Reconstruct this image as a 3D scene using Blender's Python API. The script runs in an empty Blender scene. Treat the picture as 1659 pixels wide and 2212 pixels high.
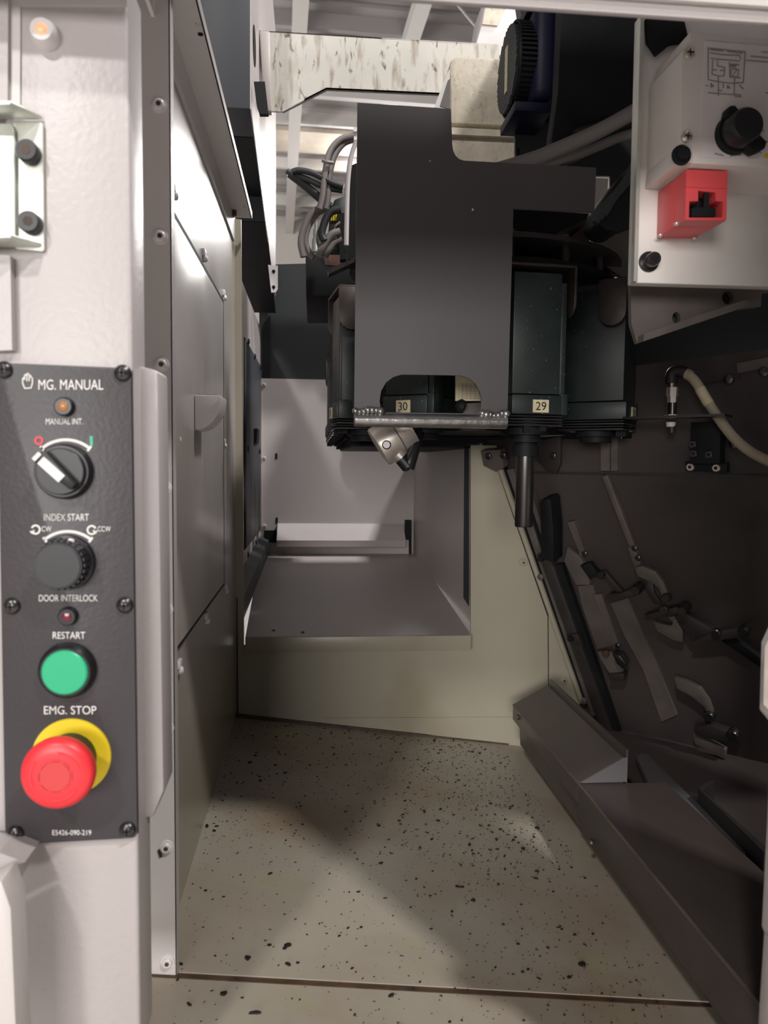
import bpy, bmesh, math, random
from mathutils import Vector, Matrix
random.seed(7)
scene = bpy.context.scene
COL = scene.collection

# ------------------------------------------------------------------ camera
F = 1661.0; CX, CY = 829.5, 1106.0
H0 = 0.45
CAM = Vector((0, 0, H0))
PSI, TH, PH = math.radians(5.3), math.radians(3.7), 0.011
fw = Vector((math.sin(PSI)*math.cos(TH), math.cos(PSI)*math.cos(TH), -math.sin(TH)))
r0 = Vector((math.cos(PSI), -math.sin(PSI), 0)); u0 = r0.cross(fw)
RC = math.cos(PH)*r0 + math.sin(PH)*u0
UC = -math.sin(PH)*r0 + math.cos(PH)*u0
cam = bpy.data.cameras.new('camera'); co = bpy.data.objects.new('camera', cam); COL.objects.link(co)
m = Matrix.Identity(4)
for i in range(3):
    m[i][0] = RC[i]; m[i][1] = UC[i]; m[i][2] = -fw[i]; m[i][3] = CAM[i]
co.matrix_world = m
cam.sensor_fit = 'VERTICAL'; cam.sensor_height = 36; cam.sensor_width = 27; cam.lens = F/2212*36
cam.clip_start = 0.02; cam.clip_end = 100
cam.dof.use_dof = True; cam.dof.focus_distance = 0.95; cam.dof.aperture_fstop = 13
scene.camera = co

# ------------------------------------------------------------------ world, lamps, exposure
w = bpy.data.worlds.new('world'); scene.world = w; w.use_nodes = True
w.node_tree.nodes['Background'].inputs[0].default_value = (1.0, 0.96, 0.95, 1)
w.node_tree.nodes['Background'].inputs[1].default_value = 0.09
def area(name, loc, target, sx, sy, power, col=(1, 0.96, 0.93)):
    l = bpy.data.lights.new(name, 'AREA'); l.shape = 'RECTANGLE'; l.size = sx; l.size_y = sy
    l.energy = power; l.color = col
    o = bpy.data.objects.new(name, l); COL.objects.link(o); o.location = loc
    o.rotation_euler = (Vector(target)-Vector(loc)).to_track_quat('-Z', 'Y').to_euler()
    return o
area('hall_lamp_left_near', (-1.1, -2.1, 2.65), (0.15, 0.8, 0.3), 0.22, 0.18, 50)
area('hall_low_light_left', (-2.4, -8.2, 1.55), (0.2, 0.8, 0.5), 4.0, 1.9, 500)  # unseen broad low light, no known window; sized for a soft guard plate gradient
area('hall_lamp_right', (1.7, -1.9, 3.9), (0.0, 0.7, 0.1), 0.22, 0.2, 120)
area('hall_lamp_rear', (1.84, 12.9, 4.9), (0.0, 1.0, 0.5), 2.6, 1.2, 330)
area('hall_ceiling_fill', (-5.5, 9.0, 2.2), (0.5, 11.5, 5.6), 2.0, 1.0, 260)  # added fill out of view, aimed up to brighten the hall ceiling
area('hall_lamp_above', (2.3, 0.9, 4.6), (-0.1, 1.0, 0.5), 0.5, 0.5, 190, (1, 0.97, 0.98))
scene.view_settings.view_transform = 'Standard'; scene.view_settings.look = 'None'
scene.view_settings.exposure = 0.0; scene.view_settings.gamma = 1.0
scene.view_settings.use_curve_mapping = False

# ------------------------------------------------------------------ measuring helpers (sight line meets a plane of the room)
def ray(px, py):
    return RC*((px-CX)/F) - UC*((py-CY)/F) + fw
def aY(px, py, Y):
    d = ray(px, py); return CAM + d*((Y-CAM.y)/d.y)
def aX(px, py, X):
    d = ray(px, py); return CAM + d*((X-CAM.x)/d.x)
def aZ(px, py, Z):
    d = ray(px, py); return CAM + d*((Z-CAM.z)/d.z)
def aP(px, py, p, n):
    d = ray(px, py); return CAM + d*((p-CAM).dot(n)/d.dot(n))
V = Vector

# ------------------------------------------------------------------ materials
MATS = {}
def mat(name, col, rough=0.5, metal=0.0, var=0.0, vscale=8.0, bump=0.0, bscale=60.0, spec=0.5, emit=None, estr=0, coat=0):
    M = bpy.data.materials.new(name); M.use_nodes = True
    nt = M.node_tree; b = nt.nodes['Principled BSDF']
    b.inputs['Base Color'].default_value = (*col, 1)
    b.inputs['Roughness'].default_value = rough; b.inputs['Metallic'].default_value = metal
    b.inputs['Specular IOR Level'].default_value = spec
    b.inputs['Coat Weight'].default_value = coat
    tc = None
    if var > 0 or bump > 0:
        tc = nt.nodes.new('ShaderNodeNewGeometry')
    if var > 0:
        n = nt.nodes.new('ShaderNodeTexNoise'); n.inputs['Scale'].default_value = vscale; n.inputs['Detail'].default_value = 6
        nt.links.new(tc.outputs['Position'], n.inputs['Vector'])
        r = nt.nodes.new('ShaderNodeValToRGB')
        r.color_ramp.elements[0].position = 0.3; r.color_ramp.elements[1].position = 0.7
        r.color_ramp.elements[0].color = (*[max(0, c*(1-var)) for c in col], 1)
        r.color_ramp.elements[1].color = (*[min(1, c*(1+var)) for c in col], 1)
        nt.links.new(n.outputs['Fac'], r.inputs['Fac']); nt.links.new(r.outputs['Color'], b.inputs['Base Color'])
    if bump > 0:
        n2 = nt.nodes.new('ShaderNodeTexNoise'); n2.inputs['Scale'].default_value = bscale; n2.inputs['Detail'].default_value = 2
        nt.links.new(tc.outputs['Position'], n2.inputs['Vector'])
        bp = nt.nodes.new('ShaderNodeBump'); bp.inputs['Strength'].default_value = bump; bp.inputs['Distance'].default_value = 0.001
        nt.links.new(n2.outputs['Fac'], bp.inputs['Height']); nt.links.new(bp.outputs['Normal'], b.inputs['Normal'])
    if emit:
        b.inputs['Emission Color'].default_value = (*emit, 1); b.inputs['Emission Strength'].default_value = estr
    MATS[name] = M
    return M
def add_layer(M, col, scale, lo, hi, stretch=(1, 1, 1), detail=6, dist=0.0, ntype='noise'):
    """mix a second colour (stain, streak, speck) over a material where a noise exceeds a threshold"""
    nt = M.node_tree; b = nt.nodes['Principled BSDF']; inp = b.inputs['Base Color']
    g = nt.nodes.new('ShaderNodeNewGeometry'); mp = nt.nodes.new('ShaderNodeMapping'); mp.inputs['Scale'].default_value = stretch
    nt.links.new(g.outputs['Position'], mp.inputs['Vector'])
    n = nt.nodes.new('ShaderNodeTexNoise'); n.inputs['Scale'].default_value = scale; n.inputs['Detail'].default_value = detail
    n.inputs['Distortion'].default_value = dist
    nt.links.new(mp.outputs['Vector'], n.inputs['Vector'])
    r = nt.nodes.new('ShaderNodeMapRange'); r.inputs['From Min'].default_value = lo; r.inputs['From Max'].default_value = hi
    nt.links.new(n.outputs['Fac'], r.inputs['Value'])
    mx = nt.nodes.new('ShaderNodeMix'); mx.data_type = 'RGBA'
    nt.links.new(r.outputs['Result'], mx.inputs[0])
    if inp.is_linked: nt.links.new(inp.links[0].from_socket, mx.inputs[6])
    else: mx.inputs[6].default_value = inp.default_value
    mx.inputs[7].default_value = (*col, 1)
    nt.links.new(mx.outputs[2], inp)
    return M
mat('front_paint', (0.47, 0.43, 0.425), 0.38, 0, 0.02, 6, 0.25, 260)
mat('side_paint', (0.60, 0.56, 0.54), 0.4, 0, 0.03, 5, 0.15, 200)
mat('wall_paint', (0.45, 0.42, 0.41), 0.27, 0, 0.04, 4, 0.06, 120)
add_layer(MATS['wall_paint'], (0.36, 0.33, 0.27), 3, 0.5, 0.75)
def oil_film(M, col, z0, z1):
    nt = M.node_tree; bs = nt.nodes['Principled BSDF']; inp = bs.inputs['Base Color']
    g = nt.nodes.new('ShaderNodeNewGeometry'); sx = nt.nodes.new('ShaderNodeSeparateXYZ'); nt.links.new(g.outputs['Position'], sx.inputs[0])
    n = nt.nodes.new('ShaderNodeTexNoise'); n.inputs['Scale'].default_value = 7; n.inputs['Detail'].default_value = 5; nt.links.new(g.outputs['Position'], n.inputs['Vector'])
    ad = nt.nodes.new('ShaderNodeMath'); ad.operation = 'MULTIPLY_ADD'; nt.links.new(n.outputs['Fac'], ad.inputs[0]); ad.inputs[1].default_value = 0.12; nt.links.new(sx.outputs['Z'], ad.inputs[2])
    r = nt.nodes.new('ShaderNodeMapRange'); r.inputs['From Min'].default_value = z0+0.06; r.inputs['From Max'].default_value = z1+0.06; r.inputs['To Min'].default_value = 1; r.inputs['To Max'].default_value = 0
    nt.links.new(ad.outputs[0], r.inputs['Value'])
    mx = nt.nodes.new('ShaderNodeMix'); mx.data_type = 'RGBA'; nt.links.new(r.outputs['Result'], mx.inputs[0]); nt.links.new(inp.links[0].from_socket, mx.inputs[6]); mx.inputs[7].default_value = (*col, 1)
    nt.links.new(mx.outputs[2], inp)
oil_film(MATS['wall_paint'], (0.34, 0.31, 0.24), 0.14, 0.30)
mat('oily_paint', (0.36, 0.33, 0.255), 0.33, 0, 0.08, 3, 0.05, 100)
add_layer(MATS['oily_paint'], (0.27, 0.23, 0.14), 5, 0.55, 0.8, (1, 1, 0.6))
mat('recess_paint', (0.56, 0.51, 0.49), 0.4, 0, 0.03, 4)
mat('floor_paint', (0.36, 0.325, 0.265), 0.36, 0, 0.08, 4, 0.08, 150)
add_layer(MATS['floor_paint'], (0.27, 0.205, 0.145), 6, 0.44, 0.72)
add_layer(MATS['floor_paint'], (0.33, 0.31, 0.17), 9, 0.62, 0.8)
add_layer(MATS['floor_paint'], (0.07, 0.05, 0.04), 190, 0.70, 0.74, (1, 1, 1), 2)
mat('rail_white', (0.86, 0.82, 0.80), 0.45)
mat('grime', (0.06, 0.035, 0.02), 0.6, 0, 0.4, 60)
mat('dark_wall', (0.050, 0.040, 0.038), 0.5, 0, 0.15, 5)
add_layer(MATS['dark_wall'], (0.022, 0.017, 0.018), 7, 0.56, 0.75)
mat('rail_paint', (0.105, 0.088, 0.080), 0.45, 0, 0.2, 30)
mat('link_steel', (0.045, 0.039, 0.038), 0.45, 0.4, 0.2, 30)
mat('black_part', (0.009, 0.009, 0.0105), 0.62, 0, 0.2, 30, spec=0.25)
mat('black_satin', (0.070, 0.064, 0.067), 0.42, 0, 0.06, 6, 0.04, 200)
add_layer(MATS['black_satin'], (0.7, 0.7, 0.7), 150, 0.792, 0.80, (1, 1, 1), 1)
mat('pot_green', (0.012, 0.019, 0.018), 0.42, 0, 0.2, 40)
add_layer(MATS['pot_green'], (0.16, 0.18, 0.18), 330, 0.73, 0.78, (1, 1, 1), 1)
mat('strap_steel', (0.055, 0.044, 0.04), 0.42, 0.5, 0.3, 50)
mat('navy', (0.006, 0.007, 0.028), 0.55, spec=0.3)
mat('slate', (0.055, 0.06, 0.07), 0.5, 0, 0.05, 4)
mat('slate_dark', (0.022, 0.026, 0.028), 0.5)
mat('steel', (0.62, 0.56, 0.51), 0.38, 0.65, 0.1, 60)
mat('bright_steel', (0.36, 0.35, 0.345), 0.3, 0.9, 0.2, 90, 0.5, 120)
mat('dark_steel', (0.10, 0.095, 0.095), 0.3, 0.9)
mat('zinc', (0.66, 0.68, 0.62), 0.42, 0.75, 0.12, 40)
mat('brushed', (0.74, 0.70, 0.66), 0.45, 0.25, 0.1, 12)
mat('panel_grey', (0.048, 0.042, 0.046), 0.42, 0, 0.04, 10, 0.15, 400)
mat('black_plastic', (0.012, 0.012, 0.014), 0.36)
mat('knob_grey', (0.018, 0.0185, 0.021), 0.4)
mat('white_print', (0.80, 0.77, 0.74), 0.6)
mat('dark_print', (0.28, 0.25, 0.25), 0.6)
mat('red_print', (0.62, 0.06, 0.08), 0.5)
mat('green_print', (0.06, 0.42, 0.25), 0.5)
mat('yellow', (0.80, 0.60, 0.02), 0.4)
mat('red', (0.80, 0.035, 0.045), 0.38)
mat('red_inlay', (0.62, 0.05, 0.05), 0.45)
mat('red_switch', (0.74, 0.085, 0.095), 0.38)
mat('green', (0.02, 0.42, 0.20), 0.35)
mat('amber', (0.30, 0.12, 0.03), 0.25, emit=(1, 0.45, 0.15), estr=0.08)
mat('amber_lit', (0.8, 0.4, 0.25), 0.25, emit=(1, 0.5, 0.25), estr=0.5)
mat('red_lens', (0.14, 0.02, 0.035), 0.15)
mat('white_plastic', (0.72, 0.68, 0.67), 0.35)
mat('label_cream', (0.62, 0.55, 0.36), 0.5, 0, 0.12, 80)
mat('box_beige', (0.76, 0.70, 0.66), 0.4, 0, 0.04, 8)
mat('label_sheet', (0.82, 0.76, 0.75), 0.35)
mat('cast_cream', (0.60, 0.54, 0.43), 0.55, 0, 0.12, 40, 0.5, 110)
mat('beam_cream', (0.63, 0.61, 0.55), 0.5, 0, 0.08, 12, 0.15, 60)
add_layer(MATS['beam_cream'], (0.34, 0.27, 0.21), 30, 0.52, 0.70, (2.2, 2.2, 0.5), 9, 0.5)
add_layer(MATS['beam_cream'], (0.16, 0.12, 0.10), 70, 0.60, 0.68, (1.2, 1.2, 0.4), 10, 0.8)
add_layer(MATS['cast_cream'], (0.42, 0.35, 0.24), 150, 0.55, 0.75, (1, 1, 0.6), 8, 0.2)
mat('cable_grey', (0.26, 0.235, 0.225), 0.5)
mat('cable_beige', (0.42, 0.36, 0.27), 0.5)
mat('cable_dark', (0.035, 0.04, 0.042), 0.45)
mat('rust', (0.10, 0.045, 0.03), 0.6, 0.2, 0.3, 60)
mat('deck', (0.36, 0.34, 0.34), 0.6)
mat('deck_light', (0.50, 0.48, 0.46), 0.6)
mat('insulation', (0.58, 0.52, 0.44), 0.8, 0, 0.1, 4)
mat('hall_wall', (0.60, 0.57, 0.54), 0.7)
mat('truss_white', (0.66, 0.64, 0.62), 0.5)
mat('duct_brown', (0.070, 0.056, 0.052), 0.36, 0.15, 0.08, 20)
mat('duct_end', (0.12, 0.115, 0.12), 0.4, 0.2)
mat('chip', (0.03, 0.025, 0.022), 0.45, 0.5)
mat('glass', (0.7, 0.7, 0.68), 0.1, 0)

# ------------------------------------------------------------------ mesh helpers
WL = {}
def tag(o, label=None, cat=None, group=None, kind=None):
    if label: o['label'] = label
    if cat: o['category'] = cat
    if group: o['group'] = group
    if kind: o['kind'] = kind
    return o
def empty(name, loc, label=None, cat=None, group=None, kind=None):
    o = bpy.data.objects.new(name, None); o.empty_display_size = 0.02; COL.objects.link(o)
    o.location = loc; WL[o.name] = V(loc)
    return tag(o, label, cat, group, kind)
def catmull(pts, n=8):
    pts = [V(p) for p in pts]
    if len(pts) < 3: return pts
    P = [pts[0]*2-pts[1]] + pts + [pts[-1]*2-pts[-2]]; out = []
    for i in range(1, len(P)-2):
        a, b, c, d = P[i-1], P[i], P[i+1], P[i+2]
        for k in range(n):
            t = k/n
            out.append(0.5*((2*b)+(c-a)*t+(2*a-5*b+4*c-d)*t*t+(3*b-a-3*c+d)*t**3))
    out.append(pts[-1]); return out
class MB:
    def __init__(s): s.bm = bmesh.new()
    def poly(s, pts): 
        return s.bm.faces.new([s.bm.verts.new(p) for p in pts])
    def prism(s, pts, vec):
        vec = V(vec); n = len(pts)
        a = [s.bm.verts.new(p) for p in pts]; b = [s.bm.verts.new(V(p)+vec) for p in pts]
        s.bm.faces.new(a); s.bm.faces.new(b[::-1])
        for i in range(n): s.bm.faces.new((a[i], b[i], b[(i+1) % n], a[(i+1) % n]))
        return s
    def box(s, lo, hi):
        x0, y0, z0 = lo; x1, y1, z1 = hi
        return s.prism([(x0, y0, z0), (x1, y0, z0), (x1, y0, z1), (x0, y0, z1)], (0, y1-y0, 0))
    def holed(s, outer, holes, vec):
        """flat plate with holes, extruded by vec"""
        vec = V(vec); loops = [outer]+holes; E = []; L = []
        for lp in loops:
            vs = [s.bm.verts.new(p) for p in lp]; L.append(vs)
            E += [s.bm.edges.new((vs[i], vs[(i+1) % len(vs)])) for i in range(len(vs))]
        res = bmesh.ops.triangle_fill(s.bm, use_beauty=True, edges=E)
        fs = [f for f in res['geom'] if isinstance(f, bmesh.types.BMFace)]
        mp = {}
        for vs in L:
            for v in vs: mp[v] = s.bm.verts.new(v.co+vec)
        for f in fs: s.bm.faces.new([mp[v] for v in f.verts][::-1])
        for vs in L:
            n = len(vs)
            for i in range(n):
                a, b = vs[i], vs[(i+1) % n]; s.bm.faces.new((a, b, mp[b], mp[a]))
        return s
    def cyl(s, p0, p1, r0, r1=None, seg=24):
        return s.rev(p0, p1, [(0, r0), (1, r0 if r1 is None else r1)], seg)
    def rev(s, p0, p1, prof, seg=24):
        """solid of revolution about p0->p1; prof = (fraction along axis, radius)"""
        p0, p1 = V(p0), V(p1); ax = p1-p0; d = ax.normalized()
        u = d.orthogonal().normalized(); v = d.cross(u); rings = []
        for t, r in prof:
            r = max(r, 1e-6)
            rings.append([s.bm.verts.new(p0+ax*t+(u*math.cos(2*math.pi*k/seg)+v*math.sin(2*math.pi*k/seg))*r) for k in range(seg)])
        for a, b in zip(rings, rings[1:]):
            for k in range(seg): s.bm.faces.new((a[k], a[(k+1) % seg], b[(k+1) % seg], b[k]))
        s.bm.faces.new(rings[0][::-1]); s.bm.faces.new(rings[-1])
        return s
    def tube(s, pts, r, seg=10, n=8):
        P = catmull(pts, n); rings = []; prev = None
        for i, p in enumerate(P):
            t = (P[min(i+1, len(P)-1)]-P[max(i-1, 0)]).normalized()
            if prev is None: u = t.orthogonal().normalized()
            else: u = (prev-t*prev.dot(t)).normalized()
            prev = u; v = t.cross(u)
            rr = r(i/(len(P)-1)) if callable(r) else r
            rings.append([s.bm.verts.new(p+(u*math.cos(2*math.pi*k/seg)+v*math.sin(2*math.pi*k/seg))*rr) for k in range(seg)])
        for a, b in zip(rings, rings[1:]):
            for k in range(seg): s.bm.faces.new((a[k], a[(k+1) % seg], b[(k+1) % seg], b[k]))
        s.bm.faces.new(rings[0][::-1]); s.bm.faces.new(rings[-1]); return s
    def bar(s, p0, p1, wdt, n, h, up=0.0):
        """flat bar from p0 to p1 lying on a surface with normal n"""
        p0, p1, n = V(p0), V(p1), V(n).normalized(); t = (p1-p0).normalized(); sd = t.cross(n).normalized()*wdt/2
        return s.prism([p0-sd+n*up, p0+sd+n*up, p1+sd+n*up, p1-sd+n*up], n*h)
    def strokes(s, lines, wpx, Y, lift=0.0004):
        """thin printed line work on a panel at depth Y"""
        seg = 0
        for ln in lines:
            for a, b in zip(ln, ln[1:]):
                dx, dy = b[0]-a[0], b[1]-a[1]; L = math.hypot(dx, dy) or 1
                nx, ny = -dy/L*wpx/2, dx/L*wpx/2; ex, ey = dx/L*wpx*0.3, dy/L*wpx*0.3
                q = [(a[0]+nx-ex, a[1]+ny-ey), (b[0]+nx+ex, b[1]+ny+ey), (b[0]-nx+ex, b[1]-ny+ey), (a[0]-nx-ex, a[1]-ny-ey)]
                seg += 1; lf = lift+(seg % 7)*0.00002
                s.prism([aY(x, y, Y-lf) for x, y in q], (0, lift*0.5, 0))
        return s
    def build(s, name, mt, parent=None, smooth=False, bevel=0.0, bseg=2, kind=None, label=None, center=True):
        bm = s.bm
        bmesh.ops.remove_doubles(bm, verts=bm.verts, dist=1e-7)
        if bevel > 0:
            es = [e for e in bm.edges if len(e.link_faces) == 2 and e.calc_face_angle(0) > 0.5]
            bmesh.ops.bevel(bm, geom=es, offset=bevel, segments=bseg, affect='EDGES', clamp_overlap=True, profile=0.5)
        bmesh.ops.recalc_face_normals(bm, faces=bm.faces)
        me = bpy.data.meshes.new(name); bm.to_mesh(me); bm.free()
        me.materials.append(MATS[mt])
        if smooth or bevel > 0:
            me.shade_smooth(); me.set_sharp_from_angle(angle=0.7)
        return place(name, me, parent, kind, label, center)
def place(name, me, parent=None, kind=None, label=None, center=True):
    c = V((0, 0, 0))
    if center and len(me.vertices):
        lo = V([min(v.co[i] for v in me.vertices) for i in range(3)]); hi = V([max(v.co[i] for v in me.vertices) for i in range(3)])
        c = (lo+hi)/2; me.transform(Matrix.Translation(-c))
    o = bpy.data.objects.new(name, me); COL.objects.link(o)
    if parent is not None:
        o.parent = parent; o.location = c-WL[parent.name]
    else: o.location = c
    WL[o.name] = c
    tag(o, label=label, kind=kind)
    return o
def struct(o): o['kind'] = 'structure'; return o
def copy_tree(o, parent=None):
    c = o.copy(); COL.objects.link(c); c.parent = parent
    for ch in list(o.children):
        copy_tree(ch, c)
    return c
def text_mesh(body):
    cu = bpy.data.curves.new('t', 'FONT'); cu.body = body; cu.size = 1; cu.offset = 0.0; cu.fill_mode = 'FRONT'
    ob = bpy.data.objects.new('t', cu); COL.objects.link(ob)
    dg = bpy.context.evaluated_depsgraph_get(); dg.update()
    me = bpy.data.meshes.new_from_object(ob.evaluated_get(dg)); bpy.data.objects.remove(ob); bpy.data.curves.remove(cu)
    return me
def text(body, x0, x1, y0, y1, Y, mt, parent, lift=0.0004, name='lettering', bold=0.0):
    """lettering fitted into the rectangle x0..x1, y0..y1 measured on a panel at depth Y"""
    me = text_mesh(body)
    xs = [v.co.x for v in me.vertices]; ys = [v.co.y for v in me.vertices]
    ax, bx, ay, by = min(xs), max(xs), min(ys), max(ys)
    for v in me.vertices:
        fx = (v.co.x-ax)/(bx-ax); fy = (v.co.y-ay)/(by-ay)
        v.co = aY(x0+(x1-x0)*fx, y1+(y0-y1)*fy, Y-lift)
    me.materials.clear(); me.materials.append(MATS[mt])
    return place(name, me, parent)
def arc_px(cx, cy, r, a0, a1, n=14, ry=None):
    ry = r if ry is None else ry
    return [(cx+r*math.cos(math.radians(a0+(a1-a0)*i/n)), cy-ry*math.sin(math.radians(a0+(a1-a0)*i/n))) for i in range(n+1)]
def rz(x): return x+H0
NY = V((0, -1, 0))

# ================================================================== THE SETTING
XL, YB = -0.112, 1.13            # left wall, back wall
YT = 0.56                        # front flange / floor seam
# floor height (the pan falls to the right and to the back)
zFL = aY(383, 2104, YT).z; zFR = aY(1530, 2168, YT).z
zBL = aY(511, 1549, YB).z; zBR = aY(1150, 1613, YB).z
xFL, xFR = aY(383, 2104, YT).x, aY(1530, 2168, YT).x
xBL, xBR = aY(511, 1549, YB).x, aY(1150, 1613, YB).x
def fz(x, y):
    t = (y-YT)/(YB-YT)
    zf = zFL+(zFR-zFL)*(x-xFL)/(xFR-xFL); zb = zBL+(zBR-zBL)*(x-xBL)/(xBR-xBL)
    return zf*(1-t)+zb*t
# the diagonal wall on the right: upright above a seam, raking outwards below it
A0 = V((0.275, YB, rz(-0.012))); sD = V((1, -1, 0)).normalized(); eD = V((0.152, 0, -0.41)).normalized()
nS = eD.cross(sD).normalized()
if nS.dot(CAM-A0) < 0: nS = -nS
nD = V((-1, -1, 0)).normalized()
def aS(px, py, h=0.0): return aP(px, py, A0+nS*h, nS)
def aD(px, py, h=0.0): return aP(px, py, A0+nD*h, nD)

def grid_floor(x0, x1, y0, y1, dz=0.0):
    b = MB(); n = 6; 
    top = [[V((x0+(x1-x0)*i/n, y0+(y1-y0)*j/n, 0)) for i in range(n+1)] for j in range(n+1)]
    vt = [[b.bm.verts.new((p.x, p.y, fz(p.x, p.y)+dz)) for p in rw] for rw in top]
    vb = [[b.bm.verts.new((p.x, p.y, fz(p.x, p.y)+dz-0.004)) for p in rw] for rw in top]
    for j in range(n):
        for i in range(n):
            b.bm.faces.new((vt[j][i], vt[j][i+1], vt[j+1][i+1], vt[j+1][i]))
            b.bm.faces.new((vb[j][i], vb[j+1][i], vb[j+1][i+1], vb[j][i+1]))
    for i in range(n):
        b.bm.faces.new((vt[0][i+1], vt[0][i], vb[0][i], vb[0][i+1])); b.bm.faces.new((vt[n][i], vt[n][i+1], vb[n][i+1], vb[n][i]))
        b.bm.faces.new((vt[i][0], vt[i+1][0], vb[i+1][0], vb[i][0])); b.bm.faces.new((vt[i+1][n], vt[i][n], vb[i][n], vb[i+1][n]))
    return b
fl = struct(grid_floor(XL-0.002, 0.80, YT+0.0027, YB+0.03).build('floor', 'floor_paint'))
tag(fl, 'beige painted floor pan strewn with dark chips', 'floor')
grid_floor(XL-0.02, 0.80, 0.30, YT-0.0029, -0.0015).build('front_sheet', 'floor_paint', fl)
b = MB(); b.prism([(x_, y_, fz(x_, YT)-0.0045) for x_, y_ in [(XL-0.02, YT-0.0028), (0.8, YT-0.0028), (0.8, YT+0.0026), (XL-0.02, YT+0.0026)]], (0, 0, 0.0036))
b.build('seam', 'grime', fl)

# ---- left wall with clips
ztop = rz(0.36)
b = MB(); b.box((XL-0.006, YT+0.002, fz(XL, YB)-0.03), (XL, YB+0.002, ztop))
wl = struct(b.build('wall_left', 'wall_paint'))
tag(wl, 'glossy pale grey sheet metal wall on the left', 'wall')
def clip(px, py, s=1.0):
    p = aX(px, py, XL); b = MB()
    b.box((p.x, p.y-0.006, p.z-0.001), (p.x+0.003, p.y+0.006, p.z+0.006))
    b.rev((p.x, p.y, p.z-0.003), (p.x+0.005, p.y, p.z-0.003), [(0, 0.0036), (0.7, 0.0036), (1, 0.002)], 12)
    b.build('clip', 'white_plastic', wl, bevel=0.0006)
for q in [(438, 552), (481, 638), (482, 958), (486, 1272), (443, 1335), (384, 1440), (378, 942), (372, 415)]: clip(*q)
# removable access cover let into the left wall
cv = [aX(373, 481, XL), aX(474, 656, XL), aX(476, 1256, XL), aX(383, 1387, XL)]
yc0, yc1 = YT+0.012, (cv[1].y+cv[2].y)/2; zt, zb = (cv[0].z+cv[1].z)/2, (cv[2].z+cv[3].z)/2
ac = empty('access_cover', (XL, (yc0+yc1)/2, zb), 'large rectangular access cover with pull handle in the left wall', 'cover')
b = MB(); b.box((XL, yc0-0.002, zb-0.004), (XL+0.0036, yc1+0.013, zt+0.006)); b.build('gasket', 'black_part', ac)
b = MB(); b.box((XL+0.0036, yc0, zb), (XL+0.0044, yc1, zt)); b.build('cover_plate', 'wall_paint', ac, bevel=0.001)
hp = aX(424, 888, XL+0.0045)
b = MB(); prof = [(0, 0.014), (0.024, 0.014)] + [(0.024*math.cos(a*math.pi/16), 0.010-0.028*math.sin(a*math.pi/16)) for a in range(0, 9)]
b.prism([(XL+0.0045+x, hp.y-0.012, hp.z+z) for x, z in prof], (0, 0.045, 0))
b.build('pull_handle', 'white_plastic', ac, bevel=0.0015)
b = MB(); b.box((XL+0.006, hp.y-0.008, hp.z+0.0141), (XL+0.024, hp.y+0.028, hp.z+0.0146)); b.build('handle_recess', 'grime', ac)

# ---- front flange with socket screws (trim)
b = MB(); pf = [aY(296, -40, YT), aY(366, -40, YT), aY(382, 2106, YT), aY(312, 2106, YT)]
b.prism(pf, (0, 0.003, 0))
tr = struct(b.build('trim_1', 'side_paint')); tag(tr, 'tall pale flange strip with a row of socket screws', 'trim')
b = MB(); b.prism([aY(363.5, -40, YT), aY(366.5, -40, YT), aY(382.5, 2106, YT), aY(379.5, 2106, YT)], (0, 0.012, 0)); b.build('folded_edge', 'front_paint', tr)
def socket_screw(px, py, Y, parent, mt='side_paint', r=0.0042, washer=True):
    p = aY(px, py, Y); b = MB()
    if washer: b.rev(p, p+NY*0.0012, [(0, r), (1, r*0.95)], 20)
    n = 20
    b.rev(p+NY*0.001, p+NY*0.0035, [(0, r*0.72), (0.7, r*0.7), (1, r*0.55)], 20)
    s_ = b.build('screw', mt, parent, smooth=True)
    b = MB(); b.rev(p+NY*0.0034, p+NY*0.0037, [(0, r*0.34), (1, r*0.34)], 6); b.build('socket', 'grime', s_)
    return s_
for q in [(344, 228), (347, 512), (350, 788), (356, 1055), (359, 1317), (361, 1573), (360, 1829), (362, 2077)]:
    socket_screw(q[0], q[1], YT, tr, 'white_plastic', 0.0052)
p = aY(346, 1842, YT-0.001); b = MB(); b.prism([aY(340, 1838, YT-.001), aY(347, 1836, YT-.001), aY(350, 1851, YT-.001), aY(345, 1853, YT-.001)], (0, 0.001, 0)); b.build('chip', 'chip', tr)

# ---- angle rail on top of the left wall
zl = aY(499, 521, 1.1).z; zc = aY(499, 470, 1.1).z; xr = aY(544, 474, 1.1).x
rl = empty('trim_2', (XL, 0.8, zl)); struct(rl); tag(rl, 'pale grey angle rail running along the top of the left wall', 'trim')
b = MB(); b.box((XL, 0.40, zl), (XL+0.0025, 1.1, zc)); b.build('upright_flange', 'rail_white', rl)
b = MB(); b.box((XL, 0.40, zc), (xr, 1.1, zc+0.002)); b.build('top_flange', 'rail_white', rl)
b = MB(); b.box((xr-0.001, 0.40, zc), (xr+0.0005, 1.1, zc+0.008)); b.build('folded_edge', 'front_paint', rl)
for q in [(428, 52), (433, 73), (527, 444), (529, 449)]:
    p = aZ(*q, zc); b = MB(); b.cyl(p-V((0, 0, 0.0008)), p+V((0, 0, 0.0004)), 0.0022, seg=14); b.build('rivet', 'white_plastic' if q[1] != 73 else 'black_part', rl)
p = aZ(503, 455, zc); b = MB(); b.cyl(p-V((0, 0, 0.006)), p, 0.005, seg=14); b.build('screw', 'rust', rl)

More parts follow.
